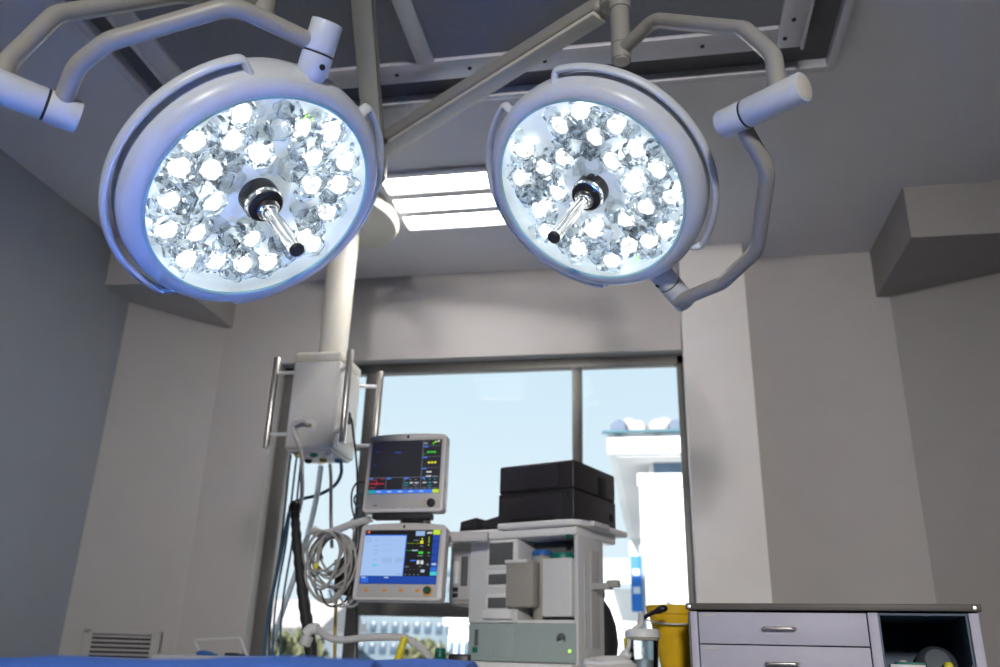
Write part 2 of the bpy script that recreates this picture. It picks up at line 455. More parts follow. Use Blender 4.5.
# ------------------------------------------------------------------ surgical lamps
def surgical_lamp(key, label, C, n, d1, a2, mods, spare, yoke, swivel, ring_s, post, upper, hl, hub_end, knuckle):
    C, n, d1, a2 = Vector(C), Vector(n).normalized(), Vector(d1).normalized(), Vector(a2).normalized()
    y = n.cross(d1)
    Mx = Matrix((d1, y, n)).transposed().to_4x4(); Mx.translation = C     # C = centre of the cover glass, z axis = light direction
    root = thing('surgical_lamp', label, 'surgical lamp', basis=Mx)
    # housing
    prof = [(.272, -.075), (.272, -.002), (.2745, .004), (.281, .005), (.294, .000), (.306, -.010), (.3135, -.026), (.315, -.045), (.3135, -.075), (.307, -.105), (.291, -.135), (.257, -.157), (.19, -.167), (.10, -.17), (0, -.171)]
    b = bm_new(); lathe(b, prof, seg=96, caps=False); obj('housing', b, 'paint', root)
    b = bm_new(); lathe(b, [(.2665, .0), (.2665, .003), (.2695, .0055), (.2735, .0055), (.2735, 0)], seg=96, caps=False)
    obj('trim_ring', b, 'trim', root)
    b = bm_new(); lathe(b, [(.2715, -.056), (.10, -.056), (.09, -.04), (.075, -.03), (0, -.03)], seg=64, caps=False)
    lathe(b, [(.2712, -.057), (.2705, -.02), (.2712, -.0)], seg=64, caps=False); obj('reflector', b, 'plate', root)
    b = bm_new(); lathe(b, [(.271, .0), (.271, .003), (0, .003)], seg=64, caps=False); obj('cover_glass', b, 'cover', root)
    # led modules: clear faceted collimator cup with a glowing emitter dome inside
    rnd = random.Random(key)
    for mi, (mx, my) in enumerate(mods+spare):
        rl = math.hypot(mx, my); rm = .228 if mi < len(mods) else .205
        if rl > rm: mx, my = mx*rm/rl, my*rm/rl
        tilt = Matrix.Rotation(rnd.uniform(0, 2*PI), 4, 'Z') @ Matrix.Rotation(R(rnd.uniform(4, 20)), 4, 'X') @ Matrix.Rotation(rnd.uniform(0, 6), 4, 'Z')
        T = Matrix.Translation((mx, my, -.030)) @ tilt
        b = bm_new()
        # three clear faceted collimators set like petals round the emitter, each a tapered prism
        lathe(b, [(.018, -.022), (.033, -.006), (.0385, .010), (.036, .018), (.026, .013), (.023, .0), (.014, -.012)], T, seg=7, caps=False)
        a0 = rnd.uniform(0, 6)
        for k in range(3):
            a = a0+k*2*PI/3+rnd.uniform(-.3, .3); rr_c = rnd.uniform(.036, .042)
            lathe(b, [(.012, -.020), (.0245, -.004), (.026, .008), (.019, .019), (.0, .023)], T @ Matrix.Translation((rr_c*math.cos(a), rr_c*math.sin(a), rnd.uniform(-.010, .0))) @ Matrix.Rotation(rnd.uniform(-.7, .7), 4, 'X') @ Matrix.Rotation(rnd.uniform(-.7, .7), 4, 'Y'), seg=rnd.choice((4, 5, 6)))
        ln = obj('led_lens', b, 'crystal', root, smooth=False)
        if mi >= len(mods): continue
        b = bm_new()
        lathe(b, [(.016, -.008), (.0235, .001), (.0225, .010), (.015, .019), (0, .0235)], T, seg=7, caps=False)
        for v in b.verts: v.co += Vector((rnd.uniform(-.004, .004), rnd.uniform(-.004, .004), rnd.uniform(-.003, .002)))
        obj('led_emitter', b, 'led', ln, smooth=False)
    # handle
    b = bm_new(); lathe(b, [(.047, -.030), (.047, .010), (.043, .017), (.034, .020), (.026, .020), (.026, .034), (0, .034)], seg=40)
    hb = obj('handle_hub', b, 'hubblack', root)
    b = bm_new(); lathe(b, [(.0474, .0085), (.0474, .0105), (.0435, .0178), (.0405, .0186), (.0405, .018)], seg=40, caps=False); obj('chrome_ring', b, 'chrome', hb)
    b = bm_new(); lathe(b, [(.026, .022), (.0275, .026), (.0275, .034), (.023, .039), (.020, .040), (.020, .046), (.017, .05), (0, .05)], seg=32); obj('collar', b, 'chrome', hb)
    b = bm_new(); lathe(b, [(.017, .045), (.0165, .055), (.0150, .06), (.0158, hl-.03), (.0168, hl-.004), (.0168, hl)], seg=28)
    h = obj('sterile_handle', b, 'chrome', root)
    b = bm_new(); lathe(b, [(.0171, hl-.003), (.0171, hl+.003), (.0155, hl+.005), (0, hl+.005)], seg=28); obj('handle_cap', b, 'hubblack', h)
    for k in range(6):
        a = k*PI/3
        b = bm_new(); sweep(b, [(.0155*math.cos(a), .0155*math.sin(a), .07), (.0160*math.cos(a), .0160*math.sin(a), hl-.02)], .0024, 8); obj('grip_rib', b, 'chrome', h)
    # grab bars around the rim
    for s in (1, -1):
        pts = []
        for k in range(37):
            a = R(s*(31+k*(132/36)))
            pts.append((.336*math.cos(a), .336*math.sin(a), -.052))
        i0 = Vector((.296*math.cos(R(s*28.5)), .296*math.sin(R(s*28.5)), -.030)); i1 = Vector((.296*math.cos(R(s*165.5)), .296*math.sin(R(s*165.5)), -.030))
        b = bm_new(); sweep(b, fillet([i0]+[Vector(pts[0])]+[Vector(p) for p in pts[1:-1]]+[Vector(pts[-1]), i1], .02, 5), .0118, 12, sx=1.3, sy=.8, up=(0, 0, 1))
        obj('grab_bar', b, 'paint', root)
    # indicator segments under the edge of the glass
    b = bm_new()
    for (dx, dy) in ((0, 0), (.004, .004), (.009, .004), (.014, .007), (.004, -.014), (.009, -.016)):
        box(b, (.238-dx, (.004 if key == 'A' else .012)+dy, .0045), (.0034, .0034, .001))
    obj('indicator', b, 'ledgreen', root)
    # -- everything from here on in world space
    cb = C - n*.06
    def W(u, v): return cb + d1*u + a2*v
    jA, jB = (W(.285, 0)+n*.032, W(.425, 0)-n*.018) if key == 'A' else (W(.29, 0)-n*.004, W(.455, 0)-n*.03)
    if key == 'A': jA, jB = jA+a2*.014, jB+a2*.012
    jm = jA+(jB-jA)*(.52 if key == 'A' else .48); jd = (jB-jA).normalized()
    b = bm_new(); lathe(b, [(.004, 0), (.022, .012), (.0345, .036), (.0345, (jm-jA).length-.002)], axis_mat(jA, jd), 32); jl = obj('joint_base', b, 'paint', root, world=True)
    b = bm_new(); cyl(b, jm-jd*.003, jm+jd*.002, .0338, seg=32); obj('joint_seam', b, 'dark', jl, world=True)
    qd = (n*.93-a2*.37*(1 if key == 'B' else -.2)).normalized(); qd = (qd-jd*qd.dot(jd)).normalized(); q = jm-jd*.026+qd*.0318
    b = bm_new(); cyl(b, q, q+qd*.0045, .0068, seg=12); obj('joint_screw', b, 'dark', jl, world=True)
    b = bm_new(); cyl(b, jm+jd*.002, jB, .0345, seg=32, bev=.003); obj('joint_cap', b, 'paint', root, world=True)
    b = bm_new(); sweep(b, fillet([W(*p) for p in yoke], .10, 12), .0195, 20); obj('yoke_tube', b, 'armpaint', root, world=True)
    s0, s1 = swivel
    b = bm_new(); cyl(b, cb+a2*s0, cb+a2*(ring_s-.002), .0345, seg=36, bev=.002); obj('swivel_socket', b, 'paint', root, world=True)
    b = bm_new(); cyl(b, cb+a2*(ring_s-.003), cb+a2*(ring_s+.003), .0338, seg=36); sw = obj('swivel_seam', b, 'dark', root, world=True)
    b = bm_new(); cyl(b, cb+a2*(ring_s+.002), cb+a2*s1, .0345, seg=36, bev=.003); sv = obj('swivel', b, 'paint', root, world=True)
    b = bm_new(); cyl(b, cb+a2*(s1-.004), cb+a2*(s1+.0015), .028, seg=36, bev=.001); obj('end_disc', b, 'beige', sv, world=True)
    b = bm_new(); sweep(b, fillet(upper, .085, 12), .0205, 20); obj('upper_tube', b, 'armpaint', root, world=True)
    p0, p1 = Vector(post[0]), Vector(post[1])
    b = bm_new(); cyl(b, p0, p0+(p1-p0)*.28, .029, seg=28, bev=.003); pb = obj('post_socket', b, 'armpaint', root, world=True)
    b = bm_new(); cyl(b, p0-Vector((0, 0, .002)), p0+Vector((0, 0, .003)), .024, seg=28, bev=.001); obj('post_cap', b, 'beige', pb, world=True)
    b = bm_new(); cyl(b, p0+(p1-p0)*.282, p1, .0285, seg=28); obj('post', b, 'armpaint', root, world=True)
    # sprung arm
    he, kn = Vector(hub_end), Vector(knuckle)
    ax = (kn-he).normalized()
    b = bm_new()
    L = (kn-he).length
    sd = ax.cross(Vector((0, 0, 1))).normalized(); lo = sd.cross(ax).normalized()
    if lo.z > 0: lo = -lo
    Mb = Matrix((ax, sd, -lo)).transposed().to_4x4(); Mb.translation = he
    t = bmesh.new()
    box(t, (L*.5, 0, .012), (L*.96, .088, .075), .022, seg=4)
    for v in t.verts: k_ = 1-.26*v.co.x/L; v.co.y *= k_; v.co.z *= k_
    add(b, t, Mb); sa = obj('spring_arm', b, 'armpaint', root, world=True)
    t = bmesh.new(); box(t, (L*.49, 0, -.030), (L*.95, .076, .022), .005)
    for v in t.verts: k_ = 1-.26*v.co.x/L; v.co.y *= k_; v.co.z *= k_
    b = bm_new(); add(b, t, Mb); obj('arm_cover', b, 'beige', sa, world=True)
    t = bmesh.new(); box(t, (L*.49, 0, -.0225), (L*.95, .080, .003), 0)
    for v in t.verts: k_ = 1-.26*v.co.x/L; v.co.y *= k_; v.co.z *= k_
    b = bm_new(); add(b, t, Mb); obj('arm_seam', b, 'gap', sa, world=True)
    b = bm_new(); cyl(b, kn-Vector((0, 0, .02)), kn+Vector((0, 0, .07)), .038, seg=28, bev=.006); obj('knuckle', b, 'armpaint', root, world=True)
    b = bm_new(); cyl(b, p1-Vector((0, 0, .01)), p1+Vector((0, 0, .05)), .034, seg=24, bev=.004)
    if (kn-p1).length > .08: sweep(b, [kn, Vector((p1.x, p1.y, kn.z))], .03, 16)
    obj('post_bracket', b, 'armpaint', root, world=True)
    b = bm_new(); cyl(b, he-Vector((0, 0, .10)), he+Vector((0, 0, .07)), .055, seg=28, bev=.008); obj('arm_hub', b, 'armpaint', root, world=True)
    # the beam of the lamp
    ld = bpy.data.lights.new('surgical_beam', 'SPOT'); ld.energy = 2100 if key == 'B' else 450; ld.spot_size = R(19); ld.spot_blend = .4; ld.shadow_soft_size = .015; ld.color = (1., .985, .96)
    lo_ = bpy.data.objects.new('surgical_beam', ld); COL.objects.link(lo_)
    lm = axis_mat(C+n*(hl+.03), -n); lo_.matrix_world = lm
    return root

mods_l = [(0.182, 0.136), (0.088, 0.206), (0.115, 0.126), (0.196, -0.015), (0.218, -0.098), (0.105, 0.050), (0.022, 0.210), (0.138, -0.082), (0.154, -0.178), (0.066, -0.118), (-0.042, 0.104), (0.007, -0.200), (-0.134, 0.174), (-0.126, 0.105), (-0.113, -0.034), (-0.203, 0.095), (-0.195, 0.022), (-0.172, -0.112), (-0.078, -0.168), (-0.100, -0.215), (0.036, 0.140), (-0.06, 0.20), (.085, -.19), (-.19, -.05)]
mods_r = [(-0.198, 0.035), (-0.194, -0.113), (-0.12, -0.017), (-0.12, 0.100), (-0.125, 0.175), (-0.043, 0.185), (0.034, 0.205), (0.037, 0.117), (0.113, 0.195), (0.119, 0.04), (0.199, 0.125), (0.110, 0.115), (0.105, -0.076), (0.192, -0.005), (-0.125, -0.18), (-0.041, -0.098), (0.215, -0.083), (0.134, -0.155), (-0.02, -0.190), (-0.045, 0.108), (-0.12, -.09), (-0.205, 0.11), (.05, -.215), (.20, .06)]
spare_l = [(0.183, 0.038), (0.027, 0.09), (-0.053, 0.174), (-0.112, 0.018), (0.066, -0.183), (-0.197, -0.07), (0.094, -0.046), (-0.036, -0.164), (0.066, 0.153), (-0.185, 0.142), (-0.153, -0.152)]
spare_r = [(-0.132, 0.038), (-0.111, -0.101), (-0.065, 0.042), (0.088, 0.029), (0.2, -0.117), (0.083, -0.176), (0.014, 0.215), (-0.076, -0.19), (0.19, 0.046), (-0.16, 0.196), (-0.162, 0.088), (0.142, 0.13)]
nL, nR = Vector((.6078, -.1623, -.7773)), Vector((-.3525, -.4844, -.8007))
HUB = Vector((-1.18, 3.02, 2.79))
surgical_lamp('A', 'surgical lamp with blue tinted rim whose arm joint tops it, over the blue sheet', (-.8722, 1.6006, 1.7342), nL, (.6206, -.5137, .5925), (-.659, -.7511, .039), mods_l, spare_l,
    [(.374, .0), (.370, .10), (.365, .21), (.180, .395), (.105, .430), (.0, .428)], (.390, .63), .455,
    ((-.948, 1.60, 2.272), (-.948, 1.60, 2.52)),
    [(-.955, 1.59, 2.335), (-1.08, 1.435, 2.225), (-1.225, 1.25, 2.02), (-1.262, 1.203, 1.86), (-1.262, 1.203, 1.80)], .19,
    HUB+Vector((.045, -.02, -.02)), (-.695, 1.55, 2.50))
surgical_lamp('B', 'surgical lamp with silvery grey rim held from its lower edge beside the pier', (-.1412, 2.0265, 1.9500), nR, (.5006, .6252, -.5987), (.7339, -.6734, -.0896), mods_r, spare_r,
    [(.425, .0), (.408, .173), (.345, .325), (.150, .475), (.02, .478)], (.432, .655), .503,
    ((-.0421, 2.05, 2.405), (-.0421, 2.05, 2.60)),
    [(-.039, 2.046, 2.44), (.055, 1.942, 2.45), (.262, 1.71, 2.19), (.312, 1.653, 2.06), (.312, 1.653, 1.95)], .235,
    HUB+Vector((.0, .0, .012)), (-.065, 2.06, 2.635))
# ceiling mount carrying both lamp arms
cm = thing('ceiling_mount', 'ceiling mount column that carries both surgical lamp arms', 'ceiling mount', (-1.55, 3.12, H))
b = bm_new(); lathe(b, [(.17, 0), (.17, -.03), (.15, -.06), (.09, -.075), (0, -.075)], seg=40); obj('ceiling_plate', b, 'beige', cm)
b = bm_new(); cyl(b, (0, 0, -.06), (0, 0, -.26), .055, seg=28); obj('mount_column', b, 'armpaint', cm)
b = bm_new(); sweep(b, [(0, 0, -.21), (.16, -.04, -.21), (HUB.x+1.55, HUB.y-3.12, HUB.z-H-.02)], .045, 16); obj('extension_arm', b, 'armpaint', cm)

# ------------------------------------------------------------------ supply pendant
PX0, PX1, PY0, PY1, PZ0, PZ1 = -1.652, -1.415, 3.55, 3.83, 1.624, 2.045
pc = Vector(((PX0+PX1)/2, (PY0+PY1)/2, 0))
pd = thing('supply_pendant', 'beige ceiling supply pendant with a boxy head and four steel handles', 'supply pendant', (pc.x, pc.y, PZ0))
def PL(v): return Vector(v)-Vector((pc.x, pc.y, PZ0))
hx, hy, hz = (PX1-PX0)/2, (PY1-PY0)/2, PZ1-PZ0
b = bm_new(); box(b, (0, 0, hz/2), (2*hx, 2*hy, hz), .012, seg=3); pb = obj('pendant_box', b, 'bodygrey', pd)
b = bm_new(); box(b, (0, 0, hz+.022), (2*hx+.004, 2*hy+.004, .055), .02, seg=4); obj('box_lid', b, 'beigetop', pd)
b = bm_new(); box(b, (0, -hy-.001, hz/2-.0), (2*hx-.05, .005, hz-.02), .002); obj('front_panel', b, 'bodygrey', pd)
b = bm_new(); box(b, (hx+.001, 0, hz/2), (.005, 2*hy-.05, hz-.02), .002); obj('side_panel', b, 'bodygrey', pd)
b = bm_new(); box(b, (0, 0, -.004), (2*hx-.03, 2*hy-.03, .012), .002); bp = obj('bottom_plate', b, 'monface', pd)
for k in range(6):
    px_, py_ = -.075+.075*(k % 3), -.07+.12*(k//3)
    b = bm_new(); lathe(b, [(.018, -.009), (.018, -.02), (.010, -.026), (0, -.026)], Matrix.Translation((px_, py_, 0)), 16)
    obj('gas_outlet', b, ['brass', 'greencap', 'white', 'dark', 'brass', 'bluecap'][k], bp)
b = bm_new(); lathe(b, [(.073, 0), (.070, .04), (.0745, H-.05-PZ1-.03), (.0745, H-PZ1-.03)], Matrix.Translation((0, .03, hz+.04)), 40); obj('pendant_column', b, 'beigetop', pd)
t = bmesh.new(); bmesh.ops.create_uvsphere(t, u_segments=8, v_segments=4, radius=.001)
t.free()
b = bm_new(); lathe(b, [(.0, .0), (.19, .0), (.235, .010), (.25, .035), (.25, .085)], Matrix.Translation((.03, .0, H-PZ0-.085)) @ Matrix.Diagonal((1.0, 1.25, 1, 1)), 48); cp = obj('ceiling_plate', b, 'beigetop', pd)
b = bm_new(); lathe(b, [(.105, -.004), (.105, .002)], Matrix.Translation((.0, .03, H-PZ0-.085)), 40); obj('column_flange', b, 'bodygrey', cp)
def handle(cx, cy, ox, oy):
    x, y = cx+ox*.095, cy+oy*.095
    b = bm_new(); cyl(b, (x, y, .01), (x, y, hz+.035), .0165, seg=20, bev=.004); h = obj('handle', b, 'brushed', pd)
    for z in (.075, hz-.045):
        b = bm_new(); cyl(b, (cx, cy, z), (x, y, z), .0095, seg=14); obj('standoff', b, 'white', h)
handle(-hx+.005, -hy+.03, -1.12, 0)
handle(hx-.004, -hy+.012, .62, -.55)
handle(hx-.005, hy-.02, 1.1, .25)
handle(-hx+.03, hy-.005, 0, 1)
b = bm_new(); lathe(b, [(.03, 0), (.03, .004), (.022, .006), (0, .006)], axis_mat((.0, -hy-.003, .105), (0, -1, 0)), 24); ou = obj('oxygen_outlet', b, 'white', pd)
b = bm_new(); lathe(b, [(.009, 0), (.009, .02), (.006, .03), (0, .03)], axis_mat((0, -hy-.006, .105), (0, -1, 0)), 14); obj('outlet_nipple', b, 'brass', ou)
b = bm_new(); box(b, (hx+.008, -.015, .175), (.02, .05, .055), .004); obj('mains_socket', b, 'dark', pd)

# ------------------------------------------------------------------ hoses and cables round the pendant
def hose(name, label, pts, r, m, cat='hose', world=True, n=8, rib=0, group=None, seg=12):
    b = bm_new(); sweep(b, catmull(pts, n), r, seg, rib=rib)
    return tag(obj(name, b, m), label, cat, group)
op = Vector((pc.x, PY0-.028, PZ0+.105))
hose('oxygen_hose', 'pale hose hooked out of the front outlet of the pendant', [op, op+Vector((-.03, -.035, .012)), op+Vector((-.062, -.03, -.02)), at(301, 452, 3.48), at(302, 475, 3.46), at(302, 495, 3.45), at(299, 512, 3.44)], .009, 'hose')
hose('suction_hose', 'wide milky hose slanting from under the pendant to the floor', [at(321, 466, 3.62), at(316, 500, 3.62), at(305, 545, 3.72), at(290, 590, 3.84), at(275, 635, 3.92), at(262, 690, 3.95), at(258, 760, 3.95)], .0125, 'clearhose')
hose('grey_hose', 'thin grey hose hanging straight from the pendant to the cable coil', [at(330, 464, 3.6), at(331, 480, 3.6), at(331, 520, 3.6), at(332, 548, 3.6)], .008, 'greyhose')
hose('ochre_hose', 'ochre yellow hose hanging straight down behind the cable coil', [at(336, 560, 3.72), at(336, 600, 3.72), at(335, 640, 3.72), at(334, 720, 3.72)], .008, 'ochre')
hose('blue_cable', 'dark blue cable looping under the pendant bottom', [at(341, 461, 3.66), at(341, 474, 3.66), at(334, 486, 3.66), at(318, 495, 3.66), at(300, 500, 3.66), at(290, 510, 3.72), at(280, 560, 3.78), at(268, 620, 3.8), at(262, 690, 3.8)], .008, 'bluehose', 'cable')
hose('mains_cable', 'black mains cable plugged in the side of the pendant', [Vector((PX1+.025, pc.y-.015, PZ0+.175)), Vector((PX1+.04, pc.y-.02, PZ0+.12)), at(357, 470, 3.66), at(357, 520, 3.66), at(357, 560, 3.70), at(357, 660, 3.72)], .005, 'black', 'cable')
for k, (xa, xb) in enumerate(((297, 272), (302, 279), (291, 268))):
    hose('wall_cable', ['thin dark cable hanging beside the window frame, middle of three', 'thin dark cable hanging beside the window frame, closest to the milky hose', 'thin dark cable hugging the window frame'][k],
         [at(xa, 455, 3.80), at(xa-2, 470, 3.80), at((xa+xb)/2+2, 540, 3.84), at(xb+3, 610, 3.84), at(xb, 700, 3.84)], .005, 'bluehose' if k < 2 else 'black', 'cable', group='cables beside the window frame')
# cable ring loops at the upper monitor's back
hose('monitor_cable', 'thin black cable looping behind the upper monitor', [at(366, 482, 3.42), at(357, 483, 3.42), at(352, 492, 3.42), at(352, 508, 3.42), at(356, 525, 3.42), at(356, 545, 3.42), at(348, 560, 3.42)], .004, 'black', 'cable')
hose('monitor_cable', 'thin dark cable with two turns beside the upper monitor edge', [at(368, 495, 3.40), at(358, 494, 3.40), at(354, 500, 3.41), at(358, 507, 3.42), at(368, 505, 3.42), at(362, 515, 3.43), at(352, 520, 3.43), at(346, 530, 3.43)], .004, 'bluehose', 'cable')
# thick black corrugated sleeve
b = bm_new(); pth = catmull([at(295, 506, 3.44), at(296, 530, 3.44), at(300, 570, 3.44), at(305, 610, 3.44), at(311, 650, 3.44), at(316, 720, 3.44)], 24)
sweep(b, pth, lambda t: .018+.007*min(1, t*1.4)+.0016*math.sin(t*90), 14)
bs = tag(obj('cable_sleeve', b, 'dark'), 'thick black cable sleeve hanging below the pale hose', 'cable sleeve')
b = bm_new(); lathe(b, [(.026, -.02), (.028, 0), (.024, .02), (.014, .03), (0, .03)], Matrix.Translation(at(295, 508, 3.44)), 16); obj('sleeve_end', b, 'black', bs)

# ------------------------------------------------------------------ patient monitors
def rects(bm_list, parent, w, h, y):
    """flat coloured patches of a lit screen: (x0, z0, x1, z1, colour) in 0..1 of the screen, z from the top"""
    cols = sorted({r[4] for r in bm_list}); ms = []
    bm = bm_new()
    for i, r_ in enumerate(bm_list):
        a, t_, c, d, k = r_
        f = bm.faces.new([bm.verts.new(((a-.5)*w, y-.0002*i*.2, (.5-t_)*h)), bm.verts.new(((c-.5)*w, y-.0002*i*.2, (.5-t_)*h)), bm.verts.new(((c-.5)*w, y-.0002*i*.2, (.5-d)*h)), bm.verts.new(((a-.5)*w, y-.0002*i*.2, (.5-d)*h))])
        f.material_index = cols.index(k)
    return bm, [SCR[c] for c in cols]
def sg(name, rgb, s=1.): return mat('screen_'+name, (.015, .015, .017), .35, emit=tuple((c/255)**2.2 for c in rgb), estr=s, var=0)
SCR = dict(bg=sg('charcoal', (34, 34, 42)), black=sg('black', (8, 8, 12)), blue=sg('blue', (60, 120, 235)), dblue=sg('deep_blue', (16, 66, 160)), mblue=sg('mid_blue', (40, 105, 215)),
    green=sg('green', (60, 210, 50)), yellow=sg('yellow', (225, 225, 40)), lime=sg('lime', (190, 225, 40)), white=sg('white', (215, 220, 225)), grey=sg('grey', (120, 130, 140)), lgrey=sg('light_grey', (170, 190, 220)),
    red=sg('red', (200, 50, 60)), teal=sg('teal', (40, 150, 160)), pale=sg('pale_blue', (158, 190, 238)), pale2=sg('pale_grey_blue', (150, 180, 225)), cyan=sg('cyan', (60, 200, 215)), line=sg('line', (110, 115, 125)), orange=sg('orange', (230, 110, 80)))

def monitor_body(root, W_, H_, D_, top_arch=.006):
    poly = []
    rr = .016
    def arc(cx, cz, a0, a1):
        for k in range(6):
            a = R(a0+(a1-a0)*k/5); poly.append((cx+rr*math.cos(a), cz+rr*math.sin(a)))
    arc(W_/2-rr, -H_/2+rr, -90, 0); arc(W_/2-rr-.003, H_/2-rr, 0, 90)
    for k in range(1, 8):
        x = (W_/2-rr)*(1-2*k/8); poly.append((x, H_/2+top_arch*(1-(2*k/8-1)**2)))
    arc(-W_/2+rr+.003, H_/2-rr, 90, 180); arc(-W_/2+rr, -H_/2+rr, 180, 270)
    b = bm_new()
    prism(b, poly, D_, axis_mat((0, D_, 0), (0, -1, 0), (1, 0, 0)) if False else Matrix(((1, 0, 0, 0), (0, 0, -1, D_), (0, 1, 0, 0), (0, 0, 0, 1))), .004)
    sh = obj('monitor_shell', b, 'monitor', root)
    b = bm_new(); box(b, (0, D_+.02, 0), (W_*.72, .05, H_*.72), .015); obj('monitor_back', b, 'monface', root)
    return sh

# upper one
c1 = (at(368, 435, 3.2)+at(447, 434.5, 3.2)+at(443, 513, 3.2)+at(363, 511, 3.2))/4
W1, H1 = .332, .312
m1 = thing('patient_monitor', 'upper patient monitor with a dark screen and green and yellow readouts', 'monitor', basis=Matrix.Translation(c1) @ Matrix.Rotation(R(-3), 4, 'Z') @ Matrix.Rotation(R(-2), 4, 'X'))
monitor_body(m1, W1, H1, .055)
b = bm_new(); box(b, (0, -.001, 0), (W1-.024, .004, H1-.03), .0015); obj('front_bezel', b, 'monface', m1)
sw, sh = .294, .215
b = bm_new(); box(b, (0, -.003, .024), (sw, .004, sh), .001); scr = obj('screen', b, SCR['bg'], m1, smooth=False)
rc = []
def rr_(a, t, c, d, k): rc.append((a, t, c, d, k))
rr_(.735, 0, .742, 1, 'line')
rr_(0, .70, 1, .708, 'line'); rr_(.245, .70, .251, .93, 'line'); rr_(.49, .70, .496, .93, 'line')
for z in (.115, .32, .53): rr_(.742, z, 1, z+.006, 'line'); rr_(.745, z+.01, .81, z+.03, 'blue')
rr_(.745, .05, .80, .09, 'grey'); rr_(.90, .03, .93, .06, 'lime'); rr_(.94, .02, .97, .05, 'white'); rr_(.87, .055, .90, .09, 'green')
for k in range(3):
    rr_(.80+k*.045, .225, .836+k*.045, .255, 'green'); rr_(.82+k*.043, .42, .855+k*.043, .452, 'yellow')
rr_(.81, .60, .88, .625, 'white'); rr_(.81, .68, .88, .70, 'white'); rr_(.90, .685, .96, .70, 'grey'); rr_(.75, .27, .765, .285, 'green')
for (xa, xb) in ((0, .06), (.25, .32), (.50, .57), (.745, .80)): rr_(xa+.005, .712, xb, .735, 'blue')
rr_(.01, .81, .23, .825, 'red'); rr_(.11, .76, .118, .86, 'red'); rr_(.12, .79, .128, .83, 'red'); rr_(.05, .74, .12, .75, 'red'); rr_(.17, .725, .22, .735, 'red'); rr_(.02, .885, .1, .895, 'red')
for k in range(3):
    rr_(.51+k*.075, .80, .56+k*.075, .82, 'white' if k else 'teal'); rr_(.51+k*.075, .90, .56+k*.075, .915, 'grey'); rr_(.51+k*.075, .74, .53+k*.075, .76, 'grey')
    rr_(.77+k*.075, .80, .82+k*.075, .82, 'teal' if k == 1 else 'white'); rr_(.77+k*.075, .90, .82+k*.075, .915, 'grey'); rr_(.78+k*.075, .74, .80+k*.075, .76, 'teal')
rr_(.51, .85, .57, .865, 'teal'); rr_(.64, .85, .70, .865, 'grey'); rr_(.84, .86, .90, .875, 'teal')
rr_(0, .935, .10, 1, 'teal'); rr_(.10, .935, .915, 1, 'blue'); rr_(.915, .935, 1, 1, 'lime')
for k in range(5): rr_(.13+k*.15, .955, .19+k*.15, .98, 'lgrey')
rr_(.34, .23, .43, .24, 'mblue'); rr_(.08, .21, .11, .225, 'dblue'); rr_(.03, .16, .06, .17, 'dblue'); rr_(.06, .45, .07, .5, 'dblue')
bmr, ms = rects(rc, scr, sw, sh, -.0056); bmr.transform(Matrix.Translation((0, 0, .024))); obj('screen_graphics', bmr, ms, scr, smooth=False)
b = bm_new(); lathe(b, [(.0055, 0), (.0055, .003), (0, .003)], axis_mat((.003, -.001, H1/2-.009), (0, -1, 0)), 14); obj('status_light', b, 'dark', m1)
b = bm_new(); lathe(b, [(.017, 0), (.016, .009), (.012, .012), (0, .012)], axis_mat((.118, -.002, -H1/2+.034), (0, -1, 0)), 24); obj('rotary_knob', b, 'dark', m1)
for z in (.028, .042):
    b = bm_new(); box(b, (.090, -.003, -H1/2+z), (.008, .003, .006), .001); obj('button', b, 'orange', m1)
b = bm_new(); box(b, (-.112, -.0035, -H1/2+.026), (.018, .001, .003)); obj('badge', b, 'dark', m1)
b = bm_new(); box(b, (-.005, .03, -H1/2-.012), (.24, .05, .022), .004); obj('mount_bracket', b, 'dark', m1)

# lower one, tilted a little
c2 = (at(362, 524, 3.2)+at(446, 524, 3.2)+at(440, 601, 3.2)+at(353, 600, 3.2))/4
W2, H2 = .352, .286
m2 = thing('patient_monitor', 'lower monitor with a pale blue window on its screen and orange keys', 'monitor', basis=Matrix.Translation(c2) @ Matrix.Rotation(R(-2), 4, 'Z') @ Matrix.Rotation(R(-7), 4, 'X'))
monitor_body(m2, W2, H2, .055, .008)
b = bm_new(); box(b, (.0, -.001, -.004), (W2-.036, .004, H2-.03), .0015); obj('front_bezel', b, 'monface', m2)
sw, sh = .303, .205
b = bm_new(); box(b, (0, -.003, .018), (sw, .004, sh), .001); scr = obj('screen', b, SCR['black'], m2, smooth=False)
rc = []
rr_(.03, .02, .065, .06, 'orange'); rr_(.68, .02, .80, .11, 'pale2'); rr_(.83, .04, .90, .07, 'white'); rr_(.91, .0, 1, .09, 'lime')
rr_(.0, .09, .565, .11, 'mblue'); rr_(.0, .11, .565, .855, 'pale'); rr_(.555, .11, .565, .855, 'mblue')
for z in (.18, .28, .36, .43, .54): rr_(.14, z, .20, z+.035, 'pale2')
for z, xb in ((.16, .30), (.20, .48), (.27, .38), (.36, .45), (.40, .36)): rr_(.25, z, xb, z+.012, 'pale2')
rr_(.27, .52, .40, .62, 'pale2'); rr_(.44, .52, .54, .62, 'pale2'); rr_(.02, .14, .10, .24, 'pale2'); rr_(.14, .645, .21, .675, 'cyan'); rr_(.46, .80, .55, .84, 'pale2')
rr_(.57, .25, .75, .254, 'lime'); rr_(.57, .385, .72, .389, 'green'); rr_(.66, .19, .73, .205, 'grey'); rr_(.65, .375, .73, .395, 'lgrey')
rr_(.75, .20, .79, .26, 'yellow'); rr_(.76, .155, .78, .18, 'lime'); rr_(.755, .30, .795, .315, 'grey')
for z in (.14, .18, .22, .27): rr_(.855, z, .87, z+.02, 'lime')
